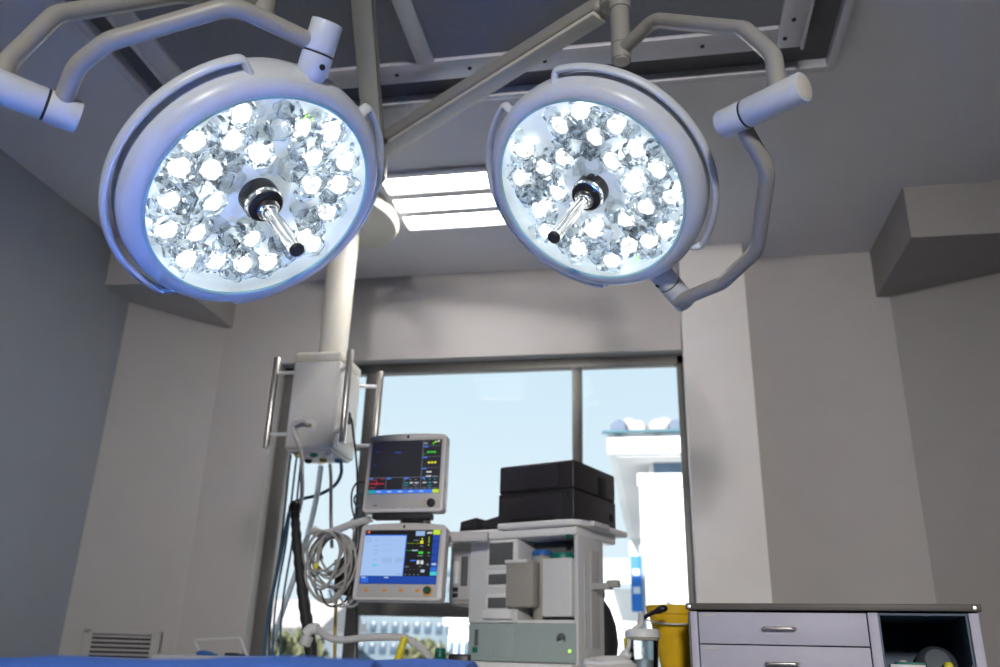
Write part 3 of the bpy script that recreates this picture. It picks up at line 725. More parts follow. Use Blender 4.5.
rr_(.74, .405, .80, .45, 'green'); rr_(.86, .42, .89, .44, 'green'); rr_(.73, .48, .80, .495, 'grey'); rr_(.86, .48, .89, .49, 'grey')
rr_(.64, .565, .72, .585, 'blue'); rr_(.73, .57, .765, .64, 'white'); rr_(.78, .57, .815, .64, 'white'); rr_(.86, .63, .89, .66, 'grey'); rr_(.58, .68, .63, .695, 'grey'); rr_(.76, .68, .80, .69, 'grey'); rr_(.79, .74, .84, .79, 'lgrey')
for k in range(4): rr_(.59+k*.055, .82, .605+k*.055, .84, 'grey'); rr_(.60+k*.05, .735, .61+k*.05, .745, 'grey')
for k in range(5): rr_(.915, .10+k*.125, 1, .215+k*.125, 'dblue')
rr_(.915, .70, 1, .765, 'mblue'); rr_(.915, .775, 1, .845, 'cyan'); rr_(.925, .62, .985, .66, 'lgrey')
rr_(0, .86, 1, 1, 'dblue')
for k in range(8): rr_(.02+k*.123, .88, .115+k*.123, .98, 'mblue' if k in (0,) else 'dblue')
for x in (.02, .32): rr_(x, .875, x+.06, .90, 'lgrey')
bmr, ms = rects(rc, scr, sw, sh, -.0056); bmr.transform(Matrix.Translation((0, 0, .018))); obj('screen_graphics', bmr, ms, scr, smooth=False)
b = bm_new(); lathe(b, [(.005, 0), (.005, .003), (0, .003)], axis_mat((.003, -.001, H2/2-.008), (0, -1, 0)), 14); obj('status_light', b, 'dark', m2)
for x in (-.120, -.048, .018, .082):
    b = bm_new(); box(b, (x, -.003, -H2/2+.036), (.018, .004, .012), .002); obj('button', b, 'orange', m2)
b = bm_new(); lathe(b, [(.020, 0), (.020, .004), (0, .004)], axis_mat((.121, -.002, -H2/2+.034), (0, -1, 0)), 24); kb = obj('knob_ring', b, 'orange', m2)
b = bm_new(); lathe(b, [(.014, .003), (.0135, .014), (.010, .017), (0, .017)], axis_mat((.121, -.002, -H2/2+.036), (0, -1, 0)), 24); obj('knob', b, 'greendark', kb)
# mount carrying both monitors, reaching across from the machine shelf
mp = thing('monitor_mount', 'grey mount plate behind the two stacked patient monitors', 'mount', (c2.x+.02, 3.31, c2.z))
b = bm_new(); box(b, (0, .012, .20), (.12, .024, .56), .006); obj('mount_plate', b, 'monitor', mp)
b = bm_new(); box(b, (.13, .05, .115), (.32, .03, .04), .006); obj('cross_arm', b, 'monface', mp)
b = bm_new(); box(b, (-.0, -.02, .157), (.10, .06, .035), .006); obj('bracket', b, 'monface', mp)

# cable arm and the coil that hangs from it
b = bm_new(); sweep(b, catmull([at(372, 519, 3.30), at(352, 524, 3.31), at(334, 531, 3.33), at(322, 534, 3.34), at(313, 530, 3.35)], 6), lambda t: .013+.006*t, 14)
ca = tag(obj('cable_boom', b, 'hose'), 'pale arm reaching out behind the lower monitor to the cable coil', 'cable boom')
b = bm_new(); box(b, at(318, 533, 3.34), (.04, .03, .035), .008, rot=Matrix.Rotation(.4, 4, 'Y')); obj('clamp', b, 'hose', ca)
cc = at(330, 562, 3.36); rnd = random.Random(3)
for k in range(12):
    rx, rz = rnd.uniform(.055, .10), rnd.uniform(.075, .145)
    oc = cc+Vector((rnd.uniform(-.025, .025), (k-6)*.0105, .115-rz))
    pts = []
    ph = rnd.uniform(-.2, .2)
    for i in range(25):
        a = PI/2+ph*0+2*PI*i/24*.985
        pts.append(oc+Vector((rx*math.cos(a)*(1+.08*math.sin(3*a+k)), .012*math.sin(2*a+k), rz*math.sin(a))))
    b = bm_new(); sweep(b, catmull(pts, 3), [.0058, .0045, .0052, .0038][k % 4], 8)
    tag(obj('lead_coil', b, ['lead', 'greyhose', 'lead', 'lead'][k % 4]), 'one loop of grey patient lead coiled on the pale arm', 'cable', 'coiled leads on the pale arm')
for k in range(3):
    x = 320+k*9
    tag(obj('lead_tail', sweep(bm_new(), catmull([at(x, 590, 3.34), at(x+6, 604, 3.34), at(x+16, 606, 3.34), at(x+26, 600-3*k, 3.35), at(x+30, 585, 3.37)], 6), .0042, 8), 'greyhose' if k else 'black'), ['thin black lead tail drooping under the coil', 'thin grey lead tail drooping under the middle of the coil', 'thin grey lead tail drooping toward the lower monitor'][k], 'cable', 'lead tails under the coil')
b = bm_new(); box(b, at(316, 566, 3.29), (.018, .012, .025), .004); tag(obj('lead_connector', b, 'yellowclip'), 'tiny yellow plug on the edge of the cable coil', 'connector')
# black cuff bundle
cb_ = thing('cuff_bundle', 'black rolled pressure cuff hanging behind the cable coil', 'pressure cuff', tuple(at(349, 575, 3.54)))
b = bm_new(); lathe(b, [(.0, -.085), (.035, -.083), (.052, -.07), (.055, 0), (.05, .06), (.036, .075), (0, .078)], Matrix.Rotation(R(8), 4, 'Y'), 20); obj('cuff', b, 'dark', cb_)
b = bm_new(); sweep(b, catmull([(0, 0, .07), (-.03, -.02, .14), (-.09, -.03, .155), (-.13, -.03, .10), (-.12, -.03, .06)], 6), .011, 10); obj('cuff_tube', b, 'black', cb_)
b = bm_new(); sweep(b, catmull([(.02, -.02, .07), (.03, -.03, .16), (-.0, -.03, .21)], 6), .009, 10); obj('cuff_tube', b, 'greyhose', cb_)

# ------------------------------------------------------------------ anaesthesia machine
MA = R(-23); MO = Vector((-.2945, 3.30, 0))       # lower front corner on the machine's outer side
an = thing('anaesthesia_machine', 'pale grey anaesthesia machine with a recessed front under a white shelf', 'anaesthesia machine', MO, MA)
MZ = 1.225
b = bm_new()
def mb(x0, x1, y0, y1, z0, z1, bev=.006, bm=None): return box(bm if bm is not None else b, ((x0+x1)/2, (y0+y1)/2, (z0+z1)/2), (x1-x0, y1-y0, z1-z0), bev)
NX0, NX1, NZ0, NZ1 = -.262, -.012, .895, 1.205      # niche
mb(-.495, NX0, 0, .215, .885, MZ); mb(NX1, .006, .0, .215, .12, MZ, .004); mb(NX0-.01, NX1+.004, .135, .215, .885, MZ); mb(NX0-.01, NX1+.004, .0, .2, NZ1, MZ, .003)
mb(-.495, .0, .012, .215, .12, .89); mb(-.46, -.16, .20, .40, .12, MZ)
an_body = obj('machine_body', b, 'machine', an)
b = bm_new(); mb(NX0+.001, NX1-.001,   .128, .136, NZ0, NZ1, .001); obj('niche_back', b, 'niche', an)
b = bm_new(); mb(NX0, NX1-.001, .0, .13, .884, .8965, .002); obj('niche_floor', b, 'machtop', an)
b = bm_new(); mb(-.487, -.004, -.004, .02, .745, .884, .004); gp = obj('green_panel', b, 'machgreen', an)
b = bm_new(); mb(-.372, -.275, -.0065, .0, .76, .875, .002); obj('panel_flap', b, 'machgreen', gp)
b = bm_new(); mb(-.455, -.438, -.007, .0, .80, .86, .002); obj('gauge_slot', b, 'square', gp)
b = bm_new(); mb(-.462, -.440, -.012, .0, .775, .796, .004); obj('green_tap', b, 'greencap', gp)
b = bm_new(); lathe(b, [(.019, 0), (.019, .006), (.012, .008), (.008, .016), (0, .016)], axis_mat((-.063, -.004, .83), (0, -1, 0)), 24); obj('pressure_socket', b, 'chrome', gp)
b = bm_new(); lathe(b, [(.005, 0), (.005, .003), (0, .003)], axis_mat((-.028, -.004, .787), (0, -1, 0)), 12); obj('status_light', b, 'ledgreen', gp)
b = bm_new(); mb(-.505, .01, -.06, .05, .715, .742, .004); obj('lower_ledge', b, 'machtop', an)
b = bm_new(); mb(-.47, -.06, -.60, .02, .672, .700, .008); obj('work_tray', b, 'machtop', an)
# windows in the left column
for (xa, xb, za, zb) in ((-.405, -.272, 1.098, 1.205), (-.405, -.300, 1.022, 1.082), (-.405, -.300, .932, .992)):
    b = bm_new(); mb(xa-.004, xb+.004, -.004, .004, za-.004, zb+.004, .002); wq = obj('window_surround', b, 'machtop', an)
    b = bm_new(); mb(xa+.008, xb-.012, -.006, .002, za+.008, zb-.012, .001); obj('smoked_pane', b, 'square', wq)
b = bm_new(); mb(-.412, -.280, -.022, .004, .900, .930, .003); obj('paper_tray', b, 'machtop', an)
# vertical rail line at the outer side and hook
b = bm_new(); mb(.004, .009, .05, .058, .80, 1.12, .001); mb(.004, .009, .10, .17, .80, 1.16, .001); obj('side_rail', b, 'monface', an)
b = bm_new(); mb(.004, .085, .10, .14, 1.012, 1.036, .004); mb(.070, .118, .105, .135, 1.020, 1.046, .003); hk = obj('side_hook', b, 'greyplas', an)
b = bm_new(); mb(-.040, -.018, -.016, .002, 1.193, 1.217, .003); obj('green_lock', b, 'greendark', an)
# shelf with the round-cornered printer table on top of it
b = bm_new(); mb(-.70, .010, -.02, .33, 1.205, 1.247, .010); obj('top_shelf', b, 'machtop', an)
b = bm_new()
poly = [(-.335, -.05), (-.04, -.05), (.005, -.042), (.028, -.02), (.040, .02), (.046, .26), (.046, .37), (-.335, .37)]
prism(b, poly, .024, Matrix.Translation((0, 0, 1.238)), .008, 3); obj('printer_table', b, 'machtop', an)
b = bm_new(); mb(.022, .062, .03, .17, 1.242, 1.262, .006); obj('table_clip', b, 'monitor', an)
# dim module on the inner flank
b = bm_new(); mb(-.625, -.49, .03, .30, .955, 1.21, .02); sd_ = obj('side_module', b, 'greyplas', an)
b = bm_new(); mb(-.607, -.505, .022, .04, .975, 1.17, .004); obj('module_panel', b, 'monface', sd_)
b = bm_new(); mb(-.59, -.566, .016, .03, 1.04, 1.13, .003); obj('module_handle', b, 'machtop', sd_)
b = bm_new(); mb(-.552, -.520, .016, .03, 1.03, 1.15, .003); obj('module_grille', b, 'square', sd_)
for z in (.995, 1.018):
    b = bm_new(); mb(-.59, -.565, .016, .03, z-.01, z+.008, .003); obj('module_port', b, 'dark', sd_)
# castors and foot
b = bm_new(); mb(-.53, .06, -.05, .46, .07, .13, .02); ft = obj('base', b, 'monface', an)
for x in (-.48, .01):
    for y in (0., .41):
        b = bm_new(); cyl(b, (x-.015, y, .04), (x+.015, y, .04), .04, seg=20, bev=.004); obj('castor', b, 'dark', ft)
def ML(x, y, z): return Matrix.Translation(MO) @ Matrix.Rotation(MA, 4, 'Z') @ Vector((x, y, z))

# the two vaporisers in the niche
v1 = thing('vaporiser', 'taupe vaporiser with a blue cap standing in the machine recess', 'vaporiser', ML(-.190, .066, NZ0+.002), MA)
b = bm_new(); lathe(b, [(.034, 0), (.034, .04), (.040, .05), (.043, .20), (.043, .238), (.038, .243), (0, .243)], seg=32); obj('canister', b, 'taupe', v1)
b = bm_new(); lathe(b, [(.041, .243), (.041, .258), (.036, .265), (0, .265)], seg=32); obj('cap', b, 'bluecap', v1)
b = bm_new(); box(b, (-.045, -.072, .13), (.125, .06, .17), .008); fb = obj('front_box', b, 'taupe', v1)
b = bm_new(); box(b, (-.06, -.074, .216), (.10, .066, .012), .003); obj('box_rim', b, 'machtop', fb)
v2 = thing('vaporiser', 'white boxy vaporiser with a green cap standing in the machine recess', 'vaporiser', ML(-.083, .045, NZ0+.002), MA)
b = bm_new(); box(b, (-.0, -.01, .118), (.128, .09, .215), .006, seg=3); obj('case', b, 'white', v2)
b = bm_new(); lathe(b, [(.048, .22), (.050, .235), (.046, .248), (0, .25)], seg=32); obj('cap', b, 'greencap', v2)
b = bm_new(); box(b, (0, 0, .008), (.075, .07, .016), .003); obj('foot', b, 'dark', v2)

# printer
pr = thing('printer', 'black laser printer on the white shelf of the anaesthesia machine', 'printer', ML(-.183, -.006, 1.263), MA)
PW, PD, PH = .355, .372, .240
b = bm_new()
poly = [(-PW/2, 0), (PW/2, 0), (PW/2, PH), (-PW/2, PH-.006)]
box(b, (0, PD/2, PH*.26), (PW, PD, PH*.52), .008, seg=3); box(b, (0, PD/2+.001, PH*.76), (PW-.002, PD-.002, PH*.48), .010, seg=3)
obj('printer_body', b, 'printer', pr)
b = bm_new(); box(b, (-.025, -.002, PH*.755), (PW-.095, .010, PH*.40), .003); obj('front_cover', b, 'printer2', pr)
b = bm_new(); box(b, (-.025, -.001, PH*.27), (PW-.06, .005, PH*.36), .003); pt = obj('paper_drawer', b, 'printer2', pr)
b = bm_new(); box(b, (-.01, -.002, .014), (.20, .008, .018), .002); obj('drawer_slot', b, 'printer3', pt)
b = bm_new(); box(b, (PW/2-.028, -.0015, PH*.42), (.008, .005, .022), .001); obj('power_button', b, 'printer3', pr)
b = bm_new(); box(b, (PW/2, PD*.66, PH*.69), (.005, .07, .085), .002); obj('side_recess', b, 'printer3', pr)
b = bm_new(); box(b, (PW/2, PD*.88, PH*.22), (.005, .03, .03), .002); obj('side_port', b, 'printer3', pr)
b = bm_new(); box(b, (PW/2, PD*.5, PH*.515), (.003, PD-.03, .003), .0); obj('side_seam', b, 'printer3', pr)
b = bm_new(); box(b, (0, PD*.55, PH+.001), (.24, .22, .006), .002); obj('output_tray', b, 'printer2', pr)
# two small black cradles on the shelf beside it
for k, (xc, lab) in enumerate(((-.555, 'small black sloping cradle at the end of the white shelf'), (-.46, 'small black sloping cradle next to the printer on the white shelf'))):
    t = thing('charging_cradle', lab, 'charging cradle', ML(xc, .06+.04*k, 1.248), MA, 'black cradles on the machine shelf')
    b = bm_new(); prism(b, [(-.046, 0), (.042, 0), (.042, .066+.008*k), (-.040, .052+.006*k)], .09, Matrix(((1, 0, 0, 0), (0, 0, 1, 0), (0, 1, 0, 0), (0, 0, 0, 1))), .004); obj('cradle', b, 'printer', t)
    b = bm_new(); box(b, (0.0, -.001, .020), (.055, .006, .016), .002); obj('cradle_slot', b, 'printer3', t)
# black breathing bag at the far flank
bb_ = thing('breathing_bag', 'black breathing bag hanging at the flank of the anaesthesia machine', 'breathing bag', tuple(at(600, 638, 3.64)))
b = bm_new(); lathe(b, [(.0, -.14), (.04, -.135), (.066, -.09), (.074, -.02), (.066, .05), (.045, .11), (.022, .145), (.020, .165), (0, .165)], None, 24); obj('bag', b, 'dark', bb_)
b = bm_new(); lathe(b, [(.024, .155), (.024, .19), (.018, .195), (0, .195)], None, 18); obj('bag_neck', b, 'black', bb_)

# breathing hose with yellow clip along the table
hose('breathing_hose', 'corrugated pale breathing hose dipping from the white elbow to the green connector', [at(318, 629, 3.0), at(326, 636, 3.0), at(340, 640, 3.0), at(362, 638, 3.0), at(385, 637, 3.0), at(404, 638, 3.0), at(418, 645, 3.0), at(428, 655, 3.0), at(431, 664, 3.0)], .013, 'hose', n=14, rib=.12)
b = bm_new(); sweep(b, catmull([at(306, 634, 3.0), at(311, 629, 3.0), at(318, 629, 3.0)], 5), .019, 14)
el = tag(obj('hose_elbow', b, 'white'), 'white elbow connector at the end of the breathing hose', 'connector')
b = bm_new(); lathe(b, [(.020, 0), (.022, .01), (.022, .03), (.017, .035), (0, .035)], Matrix.Translation(at(308, 636, 3.0)) @ Matrix.Rotation(R(200), 4, 'Y'), 18); obj('elbow_cuff', b, 'hose', el)
b = bm_new(); a_, c_ = at(405, 637, 2.97), at(397, 662, 2.97); cyl(b, a_, c_, .013, seg=14, bev=.004)
yc = tag(obj('hose_clip', b, 'yellowclip'), 'bright yellow clip across the pale breathing hose', 'clip')
gc = at(440, 659, 2.9)
gcn = thing('green_connector', 'dark green stepped connector poking above the blue sheet', 'connector', tuple(gc))
b = bm_new(); lathe(b, [(.028, .7005-gc.z), (.028, -.002), (.019, .006), (.016, .032), (.012, .034), (0, .034)], None, 24); obj('connector_body', b, 'greendark', gcn)
b = bm_new(); lathe(b, [(.0165, .02), (.018, .022), (.018, .028), (.0165, .03)], None, 24, False); obj('connector_ridge', b, 'greencap', gcn)
b = bm_new(); pb_ = at(460, 654, 2.95); box(b, (pb_.x, pb_.y, (pb_.z+.701)/2), (.07, .05, pb_.z-.701), .006); kk = tag(obj('power_block', b, 'black'), 'small black power block beside the green connector', 'power block')

# ------------------------------------------------------------------ operating table with blue sheet
TX0, TX1, TY0, TY1 = -2.35, -.345, .99, 1.59
ot = thing('operating_table', 'operating table hidden under the bright blue sheet', 'operating table', ((TX0+TX1)/2, (TY0+TY1)/2, 0))
tl, td = TX1-TX0-.06, TY1-TY0-.06
b = bm_new(); box(b, (0, 0, .64), (tl, td, .045), .01); obj('tabletop', b, 'steelpaint', ot)
b = bm_new(); box(b, (0, 0, .685), (tl-.02, td-.02, .045), .02, seg=3); obj('mattress', b, 'dark', ot)
b = bm_new(); box(b, (0, 0, .36), (.32, .26, .58), .02); obj('pedestal', b, 'steelpaint', ot)
b = bm_new(); box(b, (0, 0, .05), (1.1, .5, .09), .02); obj('base', b, 'steelpaint', ot)
bm = bm_new(); nx, ny = 90, 60
grid = {}
PZ = [(-2.4, .725), (-1.2, .727), (-.808, .7315), (-.735, .7375), (-.706, .7378), (-.61, .7365), (-.551, .7385), (-.487, .743), (-.422, .7455), (-.346, .7438), (-.296, .7425), (-.25, .7415), (-.2, .738)]
def prof_z(x):
    for (a, za), (c, zc) in zip(PZ[:-1], PZ[1:]):
        if x <= c:
            t = max(0, (x-a)/(c-a)); t = t*t*(3-2*t); return za+(zc-za)*t-.736
    return PZ[-1][1]-.736
def sheet_pt(i, j):
    u, v = i/nx, j/ny
    w_ = TX1-TX0; d_ = TY1-TY0; dr = .42
    x = TX0-.02 + u*(w_+.04)
    s = v*(d_+2*dr) - dr          # arc length across: drop, top, drop
    if s < 0: y, z = TY0-.012+.02*math.sin(x*23+1)*min(1, -s*4), .736+s*.97+prof_z(x)
    elif s > d_: y, z = TY1+.012+.02*math.sin(x*21)*min(1, (s-d_)*4), .736-(s-d_)*.97
    else: y, z = TY0+s, .736
    if 0 <= s <= d_:
        z += prof_z(x)+.0012*math.sin(x*17+y*9)*min(1, (s)*6)-.015*max(0, min(1, (s-.012)/.07, (d_-.03-s)/.10))
    e = (TX1+.02-x)/.03
    return Vector((x, y, z-.0*max(0, 1-e)))
for i in range(nx+1):
    for j in range(ny+1): grid[i, j] = bm.verts.new(sheet_pt(i, j))
for i in range(nx):
    for j in range(ny): bm.faces.new((grid[i, j], grid[i+1, j], grid[i+1, j+1], grid[i, j+1]))
# end drop
prev = [grid[nx, j] for j in range(ny+1)]
for k in range(1, 9):
    cur = []
    for j in range(ny+1):
        p = sheet_pt(nx, j)
        top = .736
        cur.append(bm.verts.new((p.x+.012+.012*math.sin(p.y*22)*k/8, p.y, p.z-(.36*k/8 if 0 <= (j/ny*((TY1-TY0)+.84)-.42) <= (TY1-TY0) else 0))))
    for j in range(ny): bm.faces.new((prev[j], cur[j], cur[j+1], prev[j+1]))
    prev = cur
bmesh.ops.recalc_face_normals(bm, faces=bm.faces)
o = obj('drape_sheet', bm, 'sheet'); tag(o, 'bright blue drape sheet covering the operating table', 'sheet')
sm = o.modifiers.new('thickness', 'SOLIDIFY'); sm.thickness = .003; sm.offset = 1

# ------------------------------------------------------------------ trolley whose chrome handle shows above the table
tr = thing('instrument_trolley', 'white trolley with a bent wire handle beyond the blue sheet', 'trolley', (-1.92, 3.55, 0))
b = bm_new()
hA, hB = at(194, 640, 3.55)-Vector((-1.92, 3.55, 0)), at(240, 638, 3.55)-Vector((-1.92, 3.55, 0))
hC, hD = at(201, 656, 3.55)-Vector((-1.92, 3.55, 0)), at(246, 649, 3.55)-Vector((-1.92, 3.55, 0))
zt = .735
sweep(b, fillet([Vector((hC.x, 0, zt-.0)), hA, hB, Vector((hD.x+.01, 0, zt))], .01, 4), .006, 10); obj('wire_handle', b, 'hose', tr)
xm = (hC.x+hD.x)/2
b = bm_new(); box(b, (xm, .0, zt-.02), (.42, .40, .04), .01); obj('tray_top', b, 'steelpaint', tr)
b = bm_new(); box(b, (xm, .0, .25), (.42, .40, .03), .01); obj('lower_shelf', b, 'steelpaint', tr)
for sx in (-1, 1):
    for sy in (-1, 1):
        b = bm_new(); cyl(b, (xm+sx*.19, sy*.18, .05), (xm+sx*.19, sy*.18, zt-.02), .013, seg=12); lg = obj('leg', b, 'chrome', tr)
        b = bm_new(); cyl(b, (xm+sx*.19-.012, sy*.18, .03), (xm+sx*.19+.012, sy*.18, .03), .03, seg=16); obj('castor', b, 'dark', lg)
b = bm_new(); prism(b, [(-.03, 0), (.05, 0), (.05, .006), (.0, .020), (-.025, .017)], .05, Matrix.Translation(Vector((-1.92+hC.x+.03, 3.50, zt))) @ Matrix(((1, 0, 0, 0), (0, 0, 1, 0), (0, 1, 0, 0), (0, 0, 0, 1))), .004)
tag(obj('blue_clamp', b, 'bluecap'), 'small blue clamp at the foot of the wire handle', 'clamp')
b = bm_new(); box(b, (-1.92+hD.x-.05, 3.53, zt+.007), (.045, .05, .014), .004); box(b, (-1.92+hD.x-.02, 3.53, zt+.005), (.05, .03, .010), .003)
tag(obj('clip_holder', b, 'dark'), 'small dark clip lying by the trolley handle near the window frame', 'clip')

# ------------------------------------------------------------------ cabinet
CA = R(-10); CO = Vector((.086, 2.60, 0))
cabn = thing('drawer_cabinet', 'lilac grey cabinet with two visible drawers and an open dark compartment', 'cabinet', CO, CA)
CW, CDp, CH = .746, .46, .907
def cb2(bm, x0, x1, y0, y1, z0, z1, bev=.002): return box(bm, ((x0+x1)/2, (y0+y1)/2, (z0+z1)/2), (x1-x0, y1-y0, z1-z0), bev)
b = bm_new()
cb2(b, .006, .026, 0, CDp, .06, CH-.012); cb2(b, .476, .502, 0, CDp, .06, CH-.012); cb2(b, CW-.028, CW-.004, 0, CDp, .06, CH-.012)
cb2(b, .02, CW-.02, CDp-.015, CDp, .06, CH-.012); cb2(b, .02, CW-.02, .01, CDp, .06, .09)
obj('carcass', b, 'cabinet', cabn)
b = bm_new(); cb2(b, .502, CW-.028, CDp-.022, CDp-.016, .09, CH-.012, 0); cb2(b, CW-.034, CW-.0285, .012, CDp-.016, .09, CH-.012, 0); cb2(b, .5025, .507, .012, CDp-.016, .09, CH-.012, 0); cb2(b, .503, CW-.03, .01, CDp-.02, CH-.018, CH-.0125, 0)
obj('compartment_lining', b, 'cabdark', cabn)
b = bm_new(); cb2(b, .503, CW-.03, .005, CDp-.02, .676, .692, .001); obj('shelf', b, 'cabinet', cabn)
b = bm_new(); cb2(b, -.004, CW+.004, -.012, CDp, CH-.0075, CH+.010, .002); tp = obj('top_edge', b, 'cabtop', cabn)
for x in (.006, CW-.012):
    b = bm_new(); lathe(b, [(.005, 0), (.005, .002), (0, .003)], axis_mat((x, -.012, CH), (0, -1, 0)), 12); obj('screw', b, 'brushed', tp)
b = bm_new(); cb2(b, .0, .006, -.002, CDp, .05, CH-.012); obj('edge_band', b, 'cabtop', cabn)
zb = [(CH-.014, CH-.098), (CH-.101, CH-.185), (CH-.188, CH-.48), (CH-.483, .10)]
for k, (z1_, z0_) in enumerate(zb):
    b = bm_new(); cb2(b, .030, .473, -.006, .016, z0_, z1_, .002); dr = obj('drawer', b, 'cabinet', cabn)
    hz_ = z1_-.042 if k == 0 else z1_-.045
    b = bm_new(); sweep(b, fillet([(.205, -.004, hz_), (.207, -.03, hz_), (.288, -.03, hz_), (.290, -.004, hz_)], .012, 5), .0042, 10); obj('handle', b, 'brushed', dr)
    b = bm_new(); cb2(b, .045, .075, -.008, -.004, z1_-.012, z1_-.006, .0); obj('label_holder', b, 'label', dr)
b = bm_new(); cb2(b, .03, .472, .015, .02, .09, CH-.013, 0); obj('drawer_gap', b, 'cabtop', cabn)
def CL(x, y, z): return Matrix.Translation(CO) @ Matrix.Rotation(CA, 4, 'Z') @ Vector((x, y, z))
zs = .692
b = bm_new(); box(b, CL(.560, .05, zs+.038), (.085, .07, .076), .003, rot=Matrix.Rotation(CA, 4, 'Z'))
gb = tag(obj('glove_box', b, 'white'), 'white box with a green lid inside the open compartment', 'box')
b = bm_new(); box(b, CL(.567, .05, zs+.078), (.07, .072, .006), .002, rot=Matrix.Rotation(CA, 4, 'Z')); obj('box_lid', b, 'greencap', gb)
bt = thing('small_bottle', 'small pale bottle with a round stopper behind the white box', 'bottle', tuple(CL(.556, .12, zs)), CA)
b = bm_new(); lathe(b, [(.014, 0), (.015, .05), (.008, .062), (.006, .066), (0, .066)], None, 16); obj('bottle_body', b, 'taupe', bt)
b = bm_new(); lathe(b, [(0, .064), (.010, .068), (.0125, .077), (.010, .086), (0, .089)], None, 14); obj('stopper', b, 'label', bt)
bs2 = thing('resuscitator_bag', 'slate grey rounded bag lying in the open compartment', 'resuscitator bag', tuple(CL(.635, .13, zs)), CA)
MT['slate'] = mat('slate_rubber', (.10, .12, .14), .5, var=.05)
b = bm_new(); lathe(b, [(0, -.09), (.03, -.085), (.05, -.055), (.056, -.0), (.05, .055), (.03, .085), (0, .09)], Matrix.Translation((0, 0, .058)) @ Matrix.Rotation(R(70), 4, 'X'), 24); obj('bag', b, 'slate', bs2)
b = bm_new(); lathe(b, [(.058, -.012), (.060, 0), (.058, .012)], Matrix.Translation((0, -.01, .058)) @ Matrix.Rotation(R(70), 4, 'X'), 24, False); obj('bag_ring', b, 'cabdark', bs2)
vi = thing('vial_pack', 'green and yellow vial pack beside the slate bag', 'vial pack', tuple(CL(.650, .018, zs)), CA)
b = bm_new(); box(b, (0, 0, .035), (.05, .03, .07), .008); obj('pack', b, mat('green_foil', (.12, .20, .04), .3, var=.3, scale=60), vi)
b = bm_new(); lathe(b, [(.01, .06), (.012, .075), (.008, .083), (0, .084)], Matrix.Translation((.006, 0, 0)), 12); obj('pack_cap', b, 'yellowclip', vi)
sy = thing('syringe', 'clear syringe leaning out of the open compartment by the vials', 'syringe', tuple(CL(.690, .02, zs)), CA)
b = bm_new(); cyl(b, (0, 0, .002), (.012, 0, .06), .009, seg=14); obj('barrel', b, 'clear', sy)
b = bm_new(); cyl(b, (.010, 0, .05), (.032, 0, .092), .003, seg=10); obj('plunger', b, 'label', sy)
b = bm_new(); box(b, (.012, 0, .06), (.03, .02, .004), .001); obj('flange', b, 'clear', sy)

# ------------------------------------------------------------------ suction trolley with jar, yellow bin
st = thing('suction_trolley', 'steel trolley holding the suction jar between machine and cabinet', 'trolley', (-.07, 2.78, 0))
b = bm_new(); box(b, (-.01, .12, .70), (.29, .60, .025), .006); obj('tray_top', b, 'steelpaint', st)
b = bm_new(); box(b, (-.01, .12, .20), (.29, .60, .025), .006); obj('lower_shelf', b, 'steelpaint', st)
for sx in (-1, 1):
    for sy_ in (-1, 1):
        b = bm_new(); cyl(b, (sx*.125-.01, sy_*.28+.12, .05), (sx*.125-.01, sy_*.28+.12, .70), .012, seg=12); lg = obj('leg', b, 'chrome', st)
        b = bm_new(); cyl(b, (sx*.125-.022, sy_*.28+.12, .03), (sx*.125+.002, sy_*.28+.12, .03), .03, seg=16); obj('castor', b, 'dark', lg)
jp = at(644, 660, 2.72)
jr = thing('suction_jar', 'clear suction jar with a white lid on the steel trolley', 'suction jar', (jp.x, 2.72, .7125))
b = bm_new(); lathe(b, [(0, .003), (.036, .003), (.040, .01), (.046, .115), (.046, .12), (.043, .118), (.038, .012), (0, .008)], None, 28, False); obj('jar', b, 'jar', jr)
b = bm_new(); lathe(b, [(.050, .112), (.050, .128), (.044, .136), (0, .138)], None, 28); jl = obj('lid', b, 'white', jr)
b = bm_new(); lathe(b, [(.047, .104), (.048, .111)], None, 28, False); obj('lid_seal', b, 'taupe', jl)
b = bm_new(); lathe(b, [(0, .012), (.033, .014), (.036, .05), (.0, .052)], None, 24); obj('jar_liner', b, 'clearhose', jr)
b = bm_new(); cyl(b, (-.01, 0, .136), (-.01, 0, .15), .008, seg=12); obj('lid_port', b, 'white', jl)
lp = Vector((jp.x-.01, 2.72, .7125+.15))
lid = jp.x
hose('jar_tube', 'translucent tube arching out of the suction jar lid', [lp, lp+Vector((.006, -.005, .03)), at(641, 624, 2.70), at(634, 630, 2.70), at(629, 645, 2.70), at(624, 660, 2.68), at(616, 690, 2.66)], .0075, 'hose')
wa = thing('laryngoscope', 'black rod with a rounded tip lying across the suction jar tube', 'laryngoscope', tuple(at(641, 619, 2.71)))
o0 = at(641, 619, 2.71)
b = bm_new(); sweep(b, catmull([at(641, 620, 2.71)-o0, at(650, 614, 2.73)-o0, at(657, 611, 2.74)-o0], 5), .0065, 12); obj('rod', b, 'black', wa)
b = bm_new(); sweep(b, catmull([at(656, 611.5, 2.74)-o0, at(660, 609.5, 2.75)-o0, at(664, 608.5, 2.75)-o0, at(666, 608.5, 2.76)-o0], 5), lambda t: .006+.0055*math.sin(PI*min(1, .12+t*.85)), 12); obj('tip', b, 'black', wa)
tp_ = thing('tubing_heap', 'heap of coiled pale tubing on the trolley beside the suction jar', 'tubing', (-.15, 2.70, .7125))
for k in range(5):
    pts = []
    for i in range(17):
        a = 2*PI*i/16*.97+k
        pts.append(Vector(((.085-.008*k+.012*math.sin(3*a+k))*math.cos(a), (.060-.005*k)*math.sin(a), .010+k*.009+.004*math.sin(2*a+k))))
    b = bm_new(); sweep(b, catmull(pts, 3), .0085, 10); obj('coil', b, ['hose', 'clearhose', 'hose', 'white', 'hose'][k], tp_)
